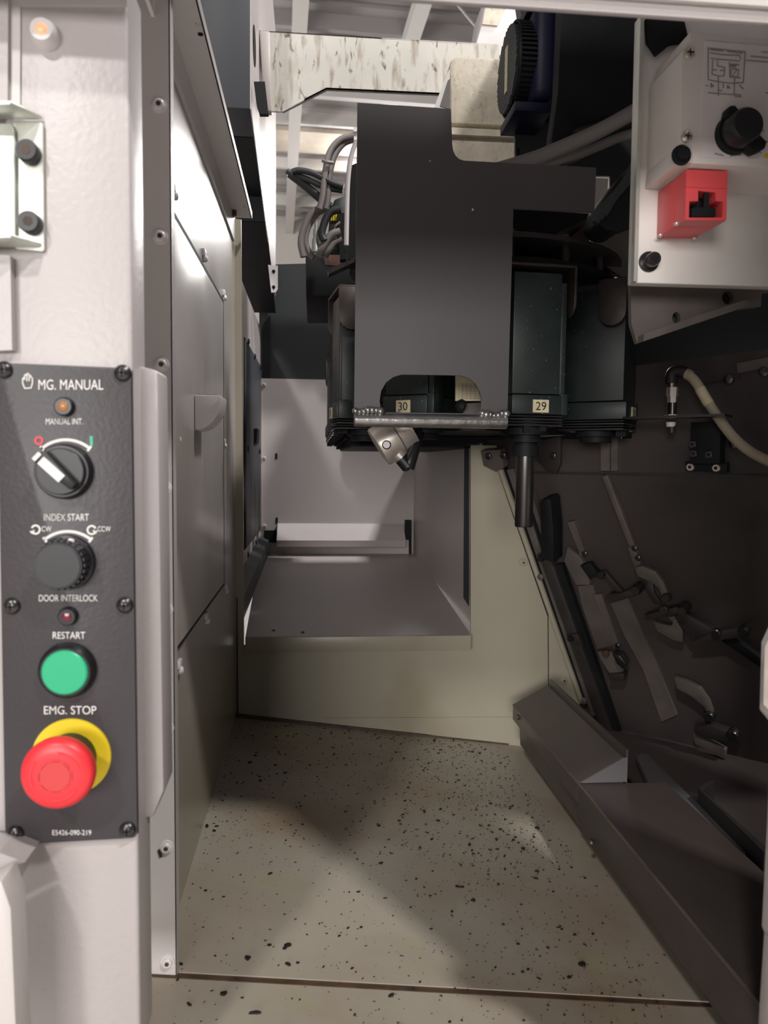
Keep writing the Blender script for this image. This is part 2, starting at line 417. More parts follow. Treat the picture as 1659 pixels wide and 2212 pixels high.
# ---- back wall with the recess opening
b = MB()
outer = [aY(500, 472, YB), aY(521, 474, YB), aY(527, 1394, YB), aY(1017, 1390, YB), aY(1017, 962, YB), aY(1072, 962, YB), aY(1088, 1008, YB), aY(1310, 1660, YB), aY(1200, 1660, YB), aY(500, 1585, YB)]
outer[0].x = XL; outer[-1].x = XL
b.prism(outer, (0, 0.004, 0))
wb = struct(b.build('wall_back', 'oily_paint')); tag(wb, 'cream back wall around the low recess', 'wall')
b = MB(); b.prism([aY(1185, 1300, YB-0.003), aY(1200, 1345, YB-.003), aY(1272, 1560, YB-.003), aY(1272, 1590, YB-.003), aY(1262, 1598, YB-.003), aY(1187, 1530, YB-.003)], (0, 0.003, 0)); b.build('side_panel', 'oily_paint', wb)
b = MB(); b.prism([aY(1182.5, 1290, YB-.001), aY(1185, 1290, YB-.001), aY(1187, 1500, YB-.001), aY(1184.5, 1500, YB-.001)], (0, 0.001, 0)); b.build('seam', 'grime', wb)
# grime joints where walls meet the floor
b = MB(); b.prism([V((XL, YB-0.003, fz(XL, YB)+0.006)), V((0.05, YB-0.003, fz(0.05, YB)+0.004)), V((0.30, YB-0.003, fz(0.30, YB)+0.002)), V((0.30, YB-0.003, fz(0.3, YB)-0.002)), V((XL, YB-0.003, fz(XL, YB)-0.002))], (0, 0.003, 0)); b.build('joint', 'grime', wb)
b = MB(); b.prism([V((XL+0.0013, YB-0.001, fz(XL, YB))), V((XL+0.004, YB-0.001, fz(XL, YB))), V((XL+0.003, YB-0.001, rz(-0.2))), V((XL+0.0013, YB-0.001, rz(-0.2)))], (0, 0.001, 0)); b.build('corner_joint', 'grime', wb)
# kick bend at the foot of the wall
b = MB(); b.prism([aY(700, 1550, YB), aY(1140, 1548, YB), aY(1160, 1625, YB), aY(1130, 1618, YB)], (0, -0.002, 0)); b.build('foot_flange', 'oily_paint', wb)
for q in [(1130, 1215), (1218, 1470)]:
    socket_screw(*q, YB-0.003, wb, 'oily_paint', 0.006)

# ---- recess behind the opening
YR, XRL, XRR = 1.95, -0.132, 0.245
zrf, zrb = aY(700, 1374, 1.118).z, aY(887, 1196, YR).z
b = MB(); b.prism([V((aY(530, 1378, 1.116).x, 1.118, zrf)), V((aY(1017, 1374, 1.118).x, 1.118, zrf)), V((XRR+0.02, YR, zrb)), V((XRL, YR, zrb))], (0, 0, -0.004))
rf = struct(b.build('floor_recess', 'recess_paint')); tag(rf, 'pale floor shelf inside the low recess', 'floor')
b = MB(); lipL, lipR = aY(530, 1378, 1.116), aY(1017, 1374, 1.116)
b.box((lipL.x, 1.113, zrf-0.0225), (lipR.x, 1.118, zrf)); b.build('front_lip', 'oily_paint', rf, bevel=0.0008)
for q in [(653, 1366), (825, 1334), (590, 1362)]:
    p = aZ(*q, zrf+0.001); b = MB(); b.box((p.x-.002, p.y-.003, p.z), (p.x+.003, p.y+.003, p.z+.001)); b.build('chip', 'chip', rf)
b = MB(); b.prism([V((XRL, YR, rz(-0.30))), V((XRR+0.02, YR, rz(-0.30))), V((XRR+0.02, YR, aY(600, 818, YR).z)), V((XRL, YR, aY(600, 818, YR).z))], (0, 0.004, 0))
rb = struct(b.build('wall_recess_back', 'recess_paint')); tag(rb, 'white rear panel at the far end of the recess', 'wall')
for q in [(597, 985), (598, 1124)]:
    b = MB(); b.prism([aY(q[0]-2, q[1]-6, YR-.001), aY(q[0]+2, q[1]-6, YR-.001), aY(q[0]+2, q[1]+6, YR-.001), aY(q[0]-2, q[1]+6, YR-.001)], (0, 0.0008, 0)); b.build('slot', 'black_part', rb)
for q in [(570, 832), (570, 990), (571, 1137)]:
    socket_screw(*q, YR, rb, 'recess_paint', 0.006)
# hinged flap at the foot of the rear panel
b = MB(); zf0, zf1 = aY(700, 1181, 1.90).z, aY(700, 1133, 1.92).z; xf0, xf1 = aY(598, 1160, 1.9).x, aY(876, 1160, 1.9).x
b.prism([V((xf0, 1.90, zf0)), V((xf0, 1.895, zf0+0.016)), V((xf0, 1.925, (zf0+zf1)/2+0.012)), V((xf0, 1.945, zf1)), V((xf0, 1.95, zf1)), V((xf0, 1.95, zf0))], (xf1-xf0, 0, 0))
fp = b.build('hinged_flap', 'recess_paint'); tag(fp, 'folded pale steel flap across the foot of the recess rear panel', 'flap')
b = MB(); b.prism([aY(570, 1146, 1.94), aY(597, 1146, 1.94), aY(597, 1172, 1.94), aY(570, 1172, 1.94)], (0, 0.01, 0)); b.build('opening_left', 'black_part', rb)
b = MB(); b.prism([aY(876, 1124, 1.92), aY(889, 1124, 1.92), aY(889, 1197, 1.92), aY(885, 1197, 1.92), aY(885, 1166, 1.92), aY(876, 1166, 1.92)], (0, 0.02, 0)); b.build('opening_right', 'black_part', rb)
b = MB(); b.prism([V((XRR+0.004, 1.14, rz(-0.30))), V((XRR+0.004, 1.14, rz(0.03))), V((XRR+0.012, YR, rz(0.03))), V((XRR+0.012, YR, rz(-0.30)))], (0.004, 0, 0))
rw = struct(b.build('wall_recess_right', 'recess_paint')); tag(rw, 'pale right side panel of the recess', 'wall')
b = MB(); b.prism([aY(1004, 965, 1.15), aY(1013, 965, 1.15), aY(1013, 1310, 1.15), aY(1002, 1292, 1.15)], (0, 0.004, 0)); b.build('edge_gap', 'black_part', rw)
b = MB(); b.prism([aZ(896, 1206, zrf+0.003), aZ(1013, 1330, zrf+.003), aZ(1013, 1318, zrf+.003), aZ(900, 1204, zrf+.003)], (0, 0, 0.002)); b.build('foot_gap', 'black_part', rw)
b = MB(); b.box((XRL-0.004, 1.14, rz(-0.30)), (XRL, YR, rz(0.33)))
rlw = struct(b.build('wall_recess_left', 'recess_paint')); tag(rlw, 'pale left side panel of the recess behind the wall edge', 'wall')
# dark cabinet door in the recess left side
dz0, dz1 = aX(562, 1130, XRL).z-0.012, aX(562, 795, XRL).z
dr = empty('cabinet_door', (XRL, 1.75, dz0), 'narrow slate grey cabinet door with latch on the recess side', 'cabinet door')
b = MB(); b.box((XRL, 1.50, dz0), (XRL+0.004, 1.93, dz1)); b.build('door_leaf', 'slate', dr, bevel=0.001)
b = MB(); b.box((XRL, 1.495, dz0-0.004), (XRL+0.0015, 1.935, dz1+0.004)); b.build('door_seal', 'black_part', dr)
lp = aX(551, 945, XRL+0.004)
b = MB(); b.prism([(XRL+0.004, lp.y-0.04, lp.z+0.018), (XRL+0.012, lp.y-0.04, lp.z+0.018), (XRL+0.010, lp.y-0.04, lp.z-0.01), (XRL+0.004, lp.y-0.04, lp.z-0.018)], (0, 0.07, 0)); b.build('latch', 'black_part', dr)
for q in [(535, 738), (549, 770), (562, 793), (535, 969), (560, 975), (535, 1198), (552, 1172)]:
    p = aX(q[0], q[1], XRL+0.004); b = MB(); b.rev(p, p+V((0.004, 0, 0)), [(0, 0.006), (0.6, 0.006), (1, 0.003)], 14); b.build('screw', 'dark_steel', dr, smooth=True)
# dark ledge along the recess floor
b = MB(); g0 = aZ(525, 1272, zrf+0.03); g1 = aZ(590, 1166, zrb+0.02)
b.prism([V((XRL, 1.14, zrf-0.002)), V((XRL+0.022, 1.14, zrf-0.002)), V((XRL+0.022, 1.14, zrf+0.035)), V((XRL, 1.14, zrf+0.045))], (0, YR-1.14-0.01, zrb-zrf))
lg = b.build('ledge_bar', 'slate'); tag(lg, 'slate green bar lying along the left edge of recess floor', 'bar')

# ---- right diagonal wall: upright part and raking part
top1 = 0.045; 
b = MB()
def wallpt(t, z): return V((A0.x, A0.y, 0)) + sD*t + V((0, 0, rz(z)))
tstep = (aD(1366, 900)-A0).dot(sD)
b.prism([wallpt(-0.02, -0.012), wallpt(0.62, -0.012), wallpt(0.62, 0.15), wallpt(tstep, 0.13), wallpt(tstep, 0.035), wallpt(-0.02, 0.035)], -nD*0.004)
wr = struct(b.build('wall_right', 'dark_wall')); tag(wr, 'dark brown diagonal wall carrying the shutter linkage', 'wall')
b = MB(); L = 0.47
q0 = A0-sD*0.012; q1 = A0+sD*0.75
b.prism([q0, q1, q1+eD*L, q0+eD*L], -nS*0.004); b.build('raking_sheet', 'dark_wall', wr)
b = MB(); b.bar(wallpt(0.03, -0.012)+nD*0.001, wallpt(0.42, -0.012)+nD*0.001, 0.003, nD, 0.002); b.build('seam_strip', 'link_steel', wr)

# closing sheets of the machine hood on the right
b = MB(); b.prism([aY(*q, 1.22) for q in [(1205, -60), (2100, -60), (2100, 1000), (1345, 1000), (1345, 470), (1318, 470), (1318, 380), (1205, 380)]], (0, 0.004, 0)); o = struct(b.build('wall_hood_rear', 'slate_dark')); tag(o, 'dark rear sheet of the machine hood', 'wall')
b = MB(); b.box((0.95, 0.45, 0.0), (0.954, 1.22, 1.35)); o = struct(b.build('wall_hood_side', 'dark_wall')); tag(o, 'dark side sheet of the machine hood', 'wall')
b = MB(); b.box((0.34, 0.45, 1.20), (0.95, 1.22, 1.204)); o = struct(b.build('ceiling_hood', 'slate_dark')); tag(o, 'dark roof sheet of the machine hood', 'ceiling')

# ---- front post left, header, door edges
YP = 0.43
b = MB(); b.prism([aY(-60, -60, YP), aY(275, -60, YP), aY(304, 2280, YP), aY(-60, 2280, YP)], (0, 0.034, 0))
wp = struct(b.build('wall_front_post', 'front_paint', bevel=0.0025, bseg=3)); tag(wp, 'white textured front post holding the operator panel', 'wall')
b = MB(); b.prism([aY(-60, -60, YP-.004), aY(18, -60, YP-.004), aY(16, 240, YP-.004), aY(-60, 240, YP-.004)], (0, 0.0045, 0)); b.build('door_gasket', 'front_paint', wp)
b = MB(); b.prism([aY(18, -60, YP-.0012), aY(275, -60, YP-.0012), aY(275, 12, YP-.0012), aY(44, 12, YP-.0012), aY(43, 240, YP-.0012), aY(17, 240, YP-.0012)], (0, 0.0016, 0)); b.build('reveal', 'side_paint', wp)
b = MB(); b.prism([aY(-60, 545, YP-.006), aY(22, 552, YP-.006), aY(26, 756, YP-.006), aY(-60, 760, YP-.006)], (0, 0.0065, 0)); b.build('door_edge', 'front_paint', wp)
b = MB(); b.prism([aY(280, 785, 0.452), aY(341, 800, 0.452), aY(354, 1708, 0.452), aY(330, 1768, 0.452), aY(292, 1768, 0.452)], (0, 0.03, 0))
ph = b.build('panel_housing', 'front_paint', wp, bevel=0.002)
# little round pilot lamp on the post
pl = empty('pilot_lamp', aY(100, 80, YP), 'small glowing amber pilot lamp in white ring on post', 'lamp')
p = aY(100, 80, YP); b = MB(); b.rev(p, p+NY*0.008, [(0, 0.0075), (0.5, 0.007), (1, 0.0055)], 28); b.build('bezel', 'white_plastic', pl, smooth=True)
p2 = p+NY*0.008; b = MB(); b.rev(p2, p2+NY*0.0012, [(0, 0.0032), (0.6, 0.0026), (1, 0.001)], 18); b.build('lens', 'amber_lit', pl, smooth=True)
# header beam
b = MB(); h1 = aY(1660, 50, 0.40); hz = h1.z
b.box((-0.75, 0.40, hz), (0.75, 0.404, hz+0.57))
hd = struct(b.build('trim_3', 'front_paint', bevel=0.001)); tag(hd, 'white header beam above the opening', 'trim')
b = MB(); b.box((-0.75, 0.396, aY(1600, 10, 0.396).z), (0.75, 0.3995, hz+0.57)); b.build('front_fascia', 'side_paint', hd, bevel=0.001)
# right door edge
d1 = empty('door_1', aY(1650, 2100, 0.40)); struct(d1); tag(d1, 'white sliding door edge at the right border', 'door')
b = MB(); b.prism([aY(1630, 2300, .40), aY(1648, 2010, .40), aY(1643, 2000, .40), aY(1656, 1740, .40), aY(1705, 600, .40), aY(1732, -60, .40), aY(2500, -60, .40), aY(2500, 2300, .40)], (0, -0.02, 0)); b.build('door_leaf', 'front_paint', d1, bevel=0.0015)
b = MB(); b.prism([aY(1643, 1386, 0.395), aY(1666, 1335, .395), aY(1760, 1335, .395), aY(1760, 1565, .395), aY(1666, 1565, .395), aY(1639, 1532, .395)], (0, -0.018, 0)); lt = b.build('latch_plate', 'white_plastic', d1, bevel=0.0012)
b = MB(); b.prism([aY(1652, 1398, 0.3768), aY(1672, 1352, .3768), aY(1750, 1352, .3768), aY(1750, 1545, .3768), aY(1672, 1545, .3768), aY(1649, 1522, .3768)], (0, 0.001, 0)); b.build('latch_insert', 'steel', lt)
# bottom left door corner
d2 = empty('door_2', aY(20, 2100, 0.40)); struct(d2); tag(d2, 'pale door corner at bottom left of the post', 'door')
b = MB(); b.prism([aY(-60, 1905, .40), aY(36, 1858, .40), aY(56, 1915, .40), aY(72, 2300, .40), aY(-60, 2300, .40)], (0, -0.02, 0)); b.build('door_leaf', 'side_paint', d2, bevel=0.001)
b = MB(); b.prism([aY(-60, 1842, .405), aY(-2, 1842, .405), aY(54, 1862, .405), aY(36, 1868, .405), aY(-60, 1915, .405)], (0, 0.022, 0)); b.build('corner_cap', 'front_paint', d2)

# ---- the hall beyond: ceiling deck, joists, far wall (turned a little against the machine)
rot = Matrix.Rotation(math.radians(2.6), 3, 'Z'); HC = H0+5.0
def hl(x, y, z): return rot @ V((x, y, 0)) + V((0, 0, z))
def hbox(b, x0, x1, y0, y1, z0, z1):
    b.prism([hl(x0, y0, z0), hl(x1, y0, z0), hl(x1, y1, z0), hl(x0, y1, z0)], (0, 0, z1-z0))
b = MB(); hbox(b, -8, 10, 4, 16.5, HC, HC+0.1); cl = struct(b.build('ceiling', 'deck')); tag(cl, 'grey corrugated roof deck of the hall', 'ceiling')
b = MB(); hbox(b, -8, 10, 11.95, 12.75, HC-0.06, HC); b.build('insulation_strip', 'insulation', cl)
y = 7.6; k = 0
while y < 16:
    if not 11.9 < y < 12.8:
        b = MB(); hbox(b, -8, 10, y, y+0.17, HC-0.05, HC); b.build('deck_rib', 'deck' if k % 2 else 'deck_light', cl)
    y += 0.36; k += 1
for y in (8.85, 11.3, 13.0, 14.8):
    b = MB(); hbox(b, -8, 10, y, y+0.07, HC-0.22, HC-0.05); b.build('purlin', 'truss_white' if y > 11 else 'deck', cl)
for px in (650, 915, 1240):
    p = aZ(px, 0, HC-0.3); q = rot.inverted() @ V((p.x, p.y, 0)); b = MB(); hbox(b, q.x-0.08, q.x+0.08, 5, 16.3, HC-0.36, HC-0.2); b.build('joist', 'truss_white', cl)
b = MB(); hbox(b, -8, 10, 9.85, 9.95, HC-0.48, HC-0.22); b.build('purlin', 'truss_white', cl)
b = MB(); b.tube([aZ(980, 0, HC-0.4), aZ(1040, 72, HC-0.4)], 0.012); b.build('tie_rod', 'truss_white', cl)
b = MB(); b.box((-8, -12, -0.95), (10, 17, -0.9)); o = struct(b.build('floor_hall', 'hall_wall')); tag(o, 'light concrete floor of the hall outside the machine', 'floor')
b = MB(); hbox(b, -8, 10, 16.2, 16.4, -1.0, HC); hw = struct(b.build('wall_hall', 'hall_wall')); tag(hw, 'pale far wall of the hall', 'wall')

# ================================================================== LARGE MACHINE PARTS
# dark duct box above the left wall
XD = -0.095
oc = empty('overhead_duct', (XD-0.06, 1.5, rz(0.486)), 'dark slate steel duct hanging above the left wall', 'duct')
zu = aY(520, 234, 1.18).z
b = MB(); b.box((XD-0.075, 1.18, zu), (XD, 1.86, zu+0.5)); b.build('upper_box', 'slate', oc, bevel=0.0015)
b = MB(); b.box((XD-0.12, 1.28, zu-0.0012), (XD-0.001, 1.556, zu)); b.build('bottom_cover', 'black_part', oc)
z2 = aY(550, 477, 1.556).z
b = MB(); b.prism([(XD-0.11, 1.556, z2), (XD-0.11, 1.556, zu), (XD-0.11, 1.93, zu), (XD-0.11, 1.93, rz(0.365))], (0.11, 0, 0)); b.build('lower_box', 'slate', oc)
b = MB(); b.prism([(XD-0.11, 1.562, z2-0.001), (XD-0.11, 1.92, rz(0.3655))], (0, 0, 0)) if False else b.prism([V((XD-0.112, 1.558, z2-0.001)), V((XD+0.002, 1.558, z2-0.001)), V((XD+0.002, 1.93, rz(0.363))), V((XD-0.112, 1.93, rz(0.363)))], (0, 0, -0.001)); b.build('lower_cover', 'black_part', oc)
b = MB(); b.prism([V((XD, 1.182, zu+0.001)), V((XD, 1.93, rz(0.40))), V((XD, 1.93, zu+0.5)), V((XD, 1.182, zu+0.5))], (0.0015, 0, 0)); b.build('side_panel', 'recess_paint', oc)
b = MB(); b.prism([aY(548, 176, 1.185), aY(572, 176, 1.185), aY(580, 246, 1.185), aY(561, 246, 1.185), aY(554, 225, 1.185)], (0, 0.01, 0)); b.build('end_bracket', 'black_part', oc)
b = MB(); c = V((XD+0.0015, 1.24, aX(549, 115, XD).z)); b.rev(c, c+V((0.001, 0, 0)), [(0, 0.028), (1, 0.028)], 24); b.build('port', 'black_part', oc)
# dark panel above the recess
b = MB(); b.prism([aY(560, 572, 1.97), aY(1000, 560, 1.97), aY(1000, 822, 1.97), aY(560, 822, 1.97)], (0, 0.01, 0))
o = b.build('rear_cover', 'slate_dark'); tag(o, 'dark slate cover panel above the white recess rear panel', 'panel')
b = MB(); b.prism([aY(568, 700, 1.955), aY(584, 680, 1.955), aY(584, 818, 1.955), aY(568, 818, 1.955)], (0, 0.014, 0)); b.build('edge_strip', 'black_part', o)
hg = empty('hinge_plate', aY(590, 630, 1.58), 'small white hinge plate with two keyhole slots', 'hinge')
b = MB(); b.prism([aY(579, 572, 1.58), aY(600, 574, 1.58), aY(600, 624, 1.58), aY(596, 631, 1.58), aY(586, 632, 1.58)], (0, 0.003, 0)); b.build('plate', 'white_plastic', hg)
for yy in (586, 620):
    b = MB(); p = aY(591, yy, 1.579); b.cyl(p, p+V((0, 0.0012, 0)), 0.0035, seg=14); b.prism([aY(590, yy, 1.579), aY(592.5, yy, 1.579), aY(592, yy+6, 1.579), aY(590.5, yy+6, 1.579)], (0, 0.0012, 0)); b.build('keyhole', 'black_part', hg)
# stained cream beam across the top
YM = 1.35
bm_ = empty('cross_beam', aY(800, 240, YM), 'stained cream steel cross beam with brown streaks', 'beam')
b = MB(); pts = [aY(*p, YM) for p in [(560, 66), (1078, 96), (1078, 210), (705, 193), (611, 241), (572, 240)]]
b.prism(pts, (0, 0.004, 0)); b.build('web', 'beam_cream', bm_)
b = MB(); pts = [aY(*p, YM) for p in [(560, 66), (1078, 96), (1078, 99), (560, 69)]]; b.prism(pts, (0, 0.16, 0)); b.build('top_flange', 'recess_paint', bm_)
b = MB(); p0, p1 = aY(705, 193, YM), aY(1078, 210, YM); b.prism([p0, p1, p1+V((0, 0.006, 0)), p0+V((0, 0.006, 0))], (0, 0, 0.003)); b.build('bottom_flange', 'white_plastic', bm_)
b = MB(); p0, p1 = aY(705, 193, YM), aY(611, 241, YM); b.prism([p0, p1, p1+V((0, 0.008, 0)), p0+V((0, 0.008, 0))], (0, 0, 0.003)); b.build('haunch_flange', 'white_plastic', bm_)
b = MB(); p0, p1 = aY(560, 66, YM), aY(572, 240, YM); b.prism([p0+V((0.0, -0.002, 0)), p0+V((0.018, -0.002, 0)), p1+V((0.012, -0.002, 0)), p1+V((0, -0.002, 0))], (0, 0.02, 0)); b.build('end_plate', 'recess_paint', bm_, bevel=0.003)
# cream casting behind the magazine
cs = empty('column_casting', aY(1040, 345, 1.25), 'rough cream machine casting right of the cross beam', 'casting')
b = MB(); pts = [aY(*p, 1.25) for p in [(972, 140), (975, 128), (985, 122), (1000, 121), (1200, 132), (1200, 276), (970, 266)]]
b.prism(pts, (0, 0.2, 0)); b.build('upper_block', 'cast_cream', cs, bevel=0.004)
b = MB(); pts = [aY(*p, 1.245) for p in [(974, 275), (1200, 286), (1200, 300), (974, 290)]]; b.prism(pts, (0, 0.2, 0)); b.build('ledge', 'cast_cream', cs)
b = MB(); pts = [aY(*p, 1.255) for p in [(974, 288), (1200, 298), (1200, 380), (974, 370)]]; b.prism(pts, (0, 0.2, 0)); b.build('lower_block', 'cast_cream', cs)
b = MB(); pts = [aY(*p, 1.27) for p in [(970, 262), (1200, 272), (1200, 292), (970, 280)]]; b.prism(pts, (0, 0.1, 0)); b.build('joint', 'black_part', cs)
b = MB(); pts = [aY(*p, 1.24) for p in [(938, 232), (965, 160), (972, 148), (972, 236)]]; b.prism(pts, (0, 0.006, 0)); b.build('gusset', 'truss_white', cs)
b = MB(); pts = [aY(*p, 1.24) for p in [(950, 230), (967, 175), (972, 170), (972, 236)]]; b.prism(pts, (0, -0.001, 0)); b.build('gusset_face', 'rail_paint', cs)
# leaning bright column far behind
b = MB(); pts = [aY(*p, 1.9) for p in [(1028, 95), (1040, 52), (1052, -20), (1150, -20), (1118, 40), (1090, 120), (1028, 120)]]
b.prism(pts, (0, 0.15, 0)); o = b.build('rear_column', 'white_plastic', bevel=0.004); tag(o, 'bright white leaning column behind the casting', 'column')
b = MB(); pts = [aY(*p, 1.895) for p in [(1055, -20), (1110, -20), (1075, 55), (1042, 52)]]; b.prism(pts, (0, 0.005, 0)); b.build('inset_panel', 'cast_cream', o)

# ---- fan cooled motor, axis across the picture
XM = 0.262
mc = aX(1100, 152, XM); R_ = 0.056
mo = empty('servo_motor', mc+V((0.06, 0, -0.07)), 'navy servo motor with round finned fan grille', 'motor')
b = MB(); b.rev(mc, mc+V((0.02, 0, 0)), [(0, R_*0.93), (0.4, R_), (1, R_)], 48); b.build('fan_cowl', 'black_part', mo, smooth=True)
for k in range(17):
    z = -R_*0.9+R_*1.8*k/16; hw_ = math.sqrt(max(0, (R_*0.95)**2-z*z))
    b = MB(); dd = V((0, 0.64, -0.77)); ee = V((0, 0.77, 0.64)); b.bar(mc+ee*z-dd*hw_, mc+ee*z+dd*hw_, 0.0028, V((-1, 0, 0)), 0.004); b.build('grille_slat', 'cable_dark', mo)
b = MB()
for k in range(60):
    a = 2*math.pi*k/60; p = mc+V((0.002, math.cos(a)*R_*1.0, math.sin(a)*R_*1.0)); q = p+V((0.02, 0, 0))
    b.bar(p, q, 0.003, V((0, math.cos(a), math.sin(a))), 0.0028)
b.build('cooling_fins', 'black_part', mo, kind='stuff')
b = MB(); b.box((mc.x-0.0048, mc.y-0.006, mc.z-0.03), (mc.x-0.004, mc.y+0.006, mc.z+0.03)); b.build('data_plate', 'label_cream', mo)
b = MB(); b.box((mc.x+0.018, mc.y-0.058, mc.z-0.062), (mc.x+0.05, mc.y+0.058, mc.z+0.062)); b.build('end_bell', 'navy', mo, bevel=0.012, bseg=3)
b = MB(); b.box((mc.x+0.045, mc.y-0.052, mc.z-0.056), (mc.x+0.16, mc.y+0.052, mc.z+0.056)); b.build('body', 'navy', mo, bevel=0.012, bseg=3)
b = MB(); b.box((mc.x-0.004, mc.y-0.05, mc.z-0.075), (mc.x+0.045, mc.y+0.03, mc.z-0.062)); b.build('foot', 'navy', mo, bevel=0.002)
b = MB(); b.box((mc.x+0.012, mc.y-0.062, mc.z+0.055), (mc.x+0.05, mc.y+0.04, mc.z+0.068)); b.build('terminal_rim', 'navy', mo, bevel=0.002)
# dark housing right of motor
b = MB(); b.prism([aY(1216, -60, 0.93), aY(1470, -60, 0.93), aY(1470, 275, .93), aY(1380, 232, .93), aY(1250, 270, .93), aY(1200, 330, .93), aY(1192, 300, 0.93), aY(1205, 200, .93)], (0, 0.025, 0))
o = b.build('drive_housing', 'black_part', bevel=0.002); tag(o, 'black drive housing between motor and terminal box', 'housing')
b = MB(); b.prism([aY(1115, -40, 1.05), aY(1222, -40, 1.05), aY(1222, 60, 1.05), aY(1130, 60, 1.05)], (0, 0.02, 0)); o = b.build('motor_backplate', 'slate'); tag(o, 'grey plate peeking out above the motor', 'plate')
b = MB(); b.prism([aY(1113, 255, 1.08), aY(1200, 255, 1.08), aY(1192, 300, 1.08), aY(1170, 325, 1.08), aY(1113, 346, 1.08)], (0, 0.006, 0)); o = b.build('motor_bracket', 'slate'); tag(o, 'slate grey bracket plate under the motor', 'bracket')
b = MB(); b.prism([aY(1117, 322, 1.079), aY(1123, 320, 1.079), aY(1122, 334, 1.079), aY(1117, 336, 1.079)], (0, 0.0008, 0)); b.build('slot', 'black_part', o)
# hoses behind the guard plate
for i, (pts, r, mt, lab) in enumerate([
    ([(1060, 372), (1150, 345), (1200, 325), (1290, 285), (1385, 232), (1450, 190)], 0.0085, 'cable_grey', 'upper grey brown hose sweeping up behind the terminal box'),
    ([(1080, 380), (1180, 355), (1270, 325), (1330, 300), (1390, 278), (1450, 240)], 0.0055, 'cable_grey', 'lower thin hose sweeping up behind the terminal box'),
    ([(1080, 378), (1170, 350), (1230, 330), (1310, 292), (1400, 250)], 0.012, 'cable_dark', 'black hose between the two grey brown hoses')]):
    b = MB(); b.tube([aY(x, y, 0.885+0.022*i) for x, y in pts], r, 12); o = b.build('hose', mt, smooth=True); tag(o, lab, 'hose', 'hoses above the guard plate')
# dark cable carrier near the terminal plate
b = MB(); pts = [(1290, 480), (1300, 440), (1325, 405), (1345, 380), (1420, 300), (1420, 470), (1392, 470), (1362, 482), (1335, 500), (1310, 498)]
b.prism([aY(*p, 0.86) for p in pts], (0, 0.05, 0)); o = b.build('hose_bundle', 'black_part', bevel=0.004); tag(o, 'black curved hose bundle beside the terminal plate', 'hose bundle')
for k in range(3):
    b = MB(); b.tube([aY(1286+9*k, 482-8*k, 0.855), aY(1310+9*k, 440-6*k, 0.855), aY(1345+9*k, 398-6*k, 0.855), aY(1372+9*k, 350, 0.855)], 0.004, 8); b.build('strand', 'cable_dark', o, smooth=True)
b = MB(); b.prism([aY(1284, 384, 1.0), aY(1314, 386, 1.0), aY(1312, 415, 1.0), aY(1285, 450, 1.0)], (0, 0.01, 0)); o = b.build('rear_casting_web', 'recess_paint'); tag(o, 'small pale patch of casting seen past the plate corner', 'casting')
b = MB(); b.prism([aY(1268, 546, 1.0), aY(1300, 500, 1.0), aY(1420, 470, 1.0), aY(1420, 640, 1.0), aY(1330, 590, 1.0)], (0, 0.01, 0)); o = b.build('side_casting', 'rail_paint'); tag(o, 'brown grey casting face between magazine and terminal plate', 'casting')

# ---- black sheet metal guard plate
YG = 0.80
gp = empty('guard_plate', aY(930, 925, YG), 'tall black L shaped sheet guard hanging before the tool pots', 'guard')
out = [(772, 222), (974, 235), (977, 312)] + [(977+24*(1-math.cos(a)), 312+34*math.sin(a)) for a in [0.4, 0.8, 1.2]] + [(1003, 347), (1288, 362), (1284, 459), (1109, 451), (1096, 896), (765, 893)]
hole = [(1040, 862), (1036, 845), (1026, 828), (1012, 817), (995, 811), (868, 809), (850, 814), (834, 826), (823, 845), (820, 866), (822, 880), (830, 891), (1030, 893), (1038, 884)]
b = MB(); b.holed([aY(*p, YG) for p in out], [[aY(*p, YG) for p in hole]], (0, 0.003, 0)); b.build('plate', 'black_satin', gp)
b = MB(); p0, p1 = aY(765, 907, YG-0.002), aY(1095, 912, YG-.002); b.rev(p0, p1, [(0, 0.0062), (0.005, 0.0072), (0.995, 0.0072), (1, 0.0062)], 20); b.build('edge_tube', 'bright_steel', gp, smooth=True)
for x0, x1, yy in [(768, 822, 891), (1042, 1093, 897)]:
    b = MB(); n = 7
    for k in range(n):
        p = aY(x0+(x1-x0)*k/(n-1), yy-2+random.uniform(-3, 3), YG-0.004); rr = random.uniform(0.0035, 0.005)
        bmesh.ops.create_icosphere(b.bm, subdivisions=2, radius=rr, matrix=Matrix.Translation(p))
    b.build('weld_bead', 'bright_steel', gp, smooth=True)

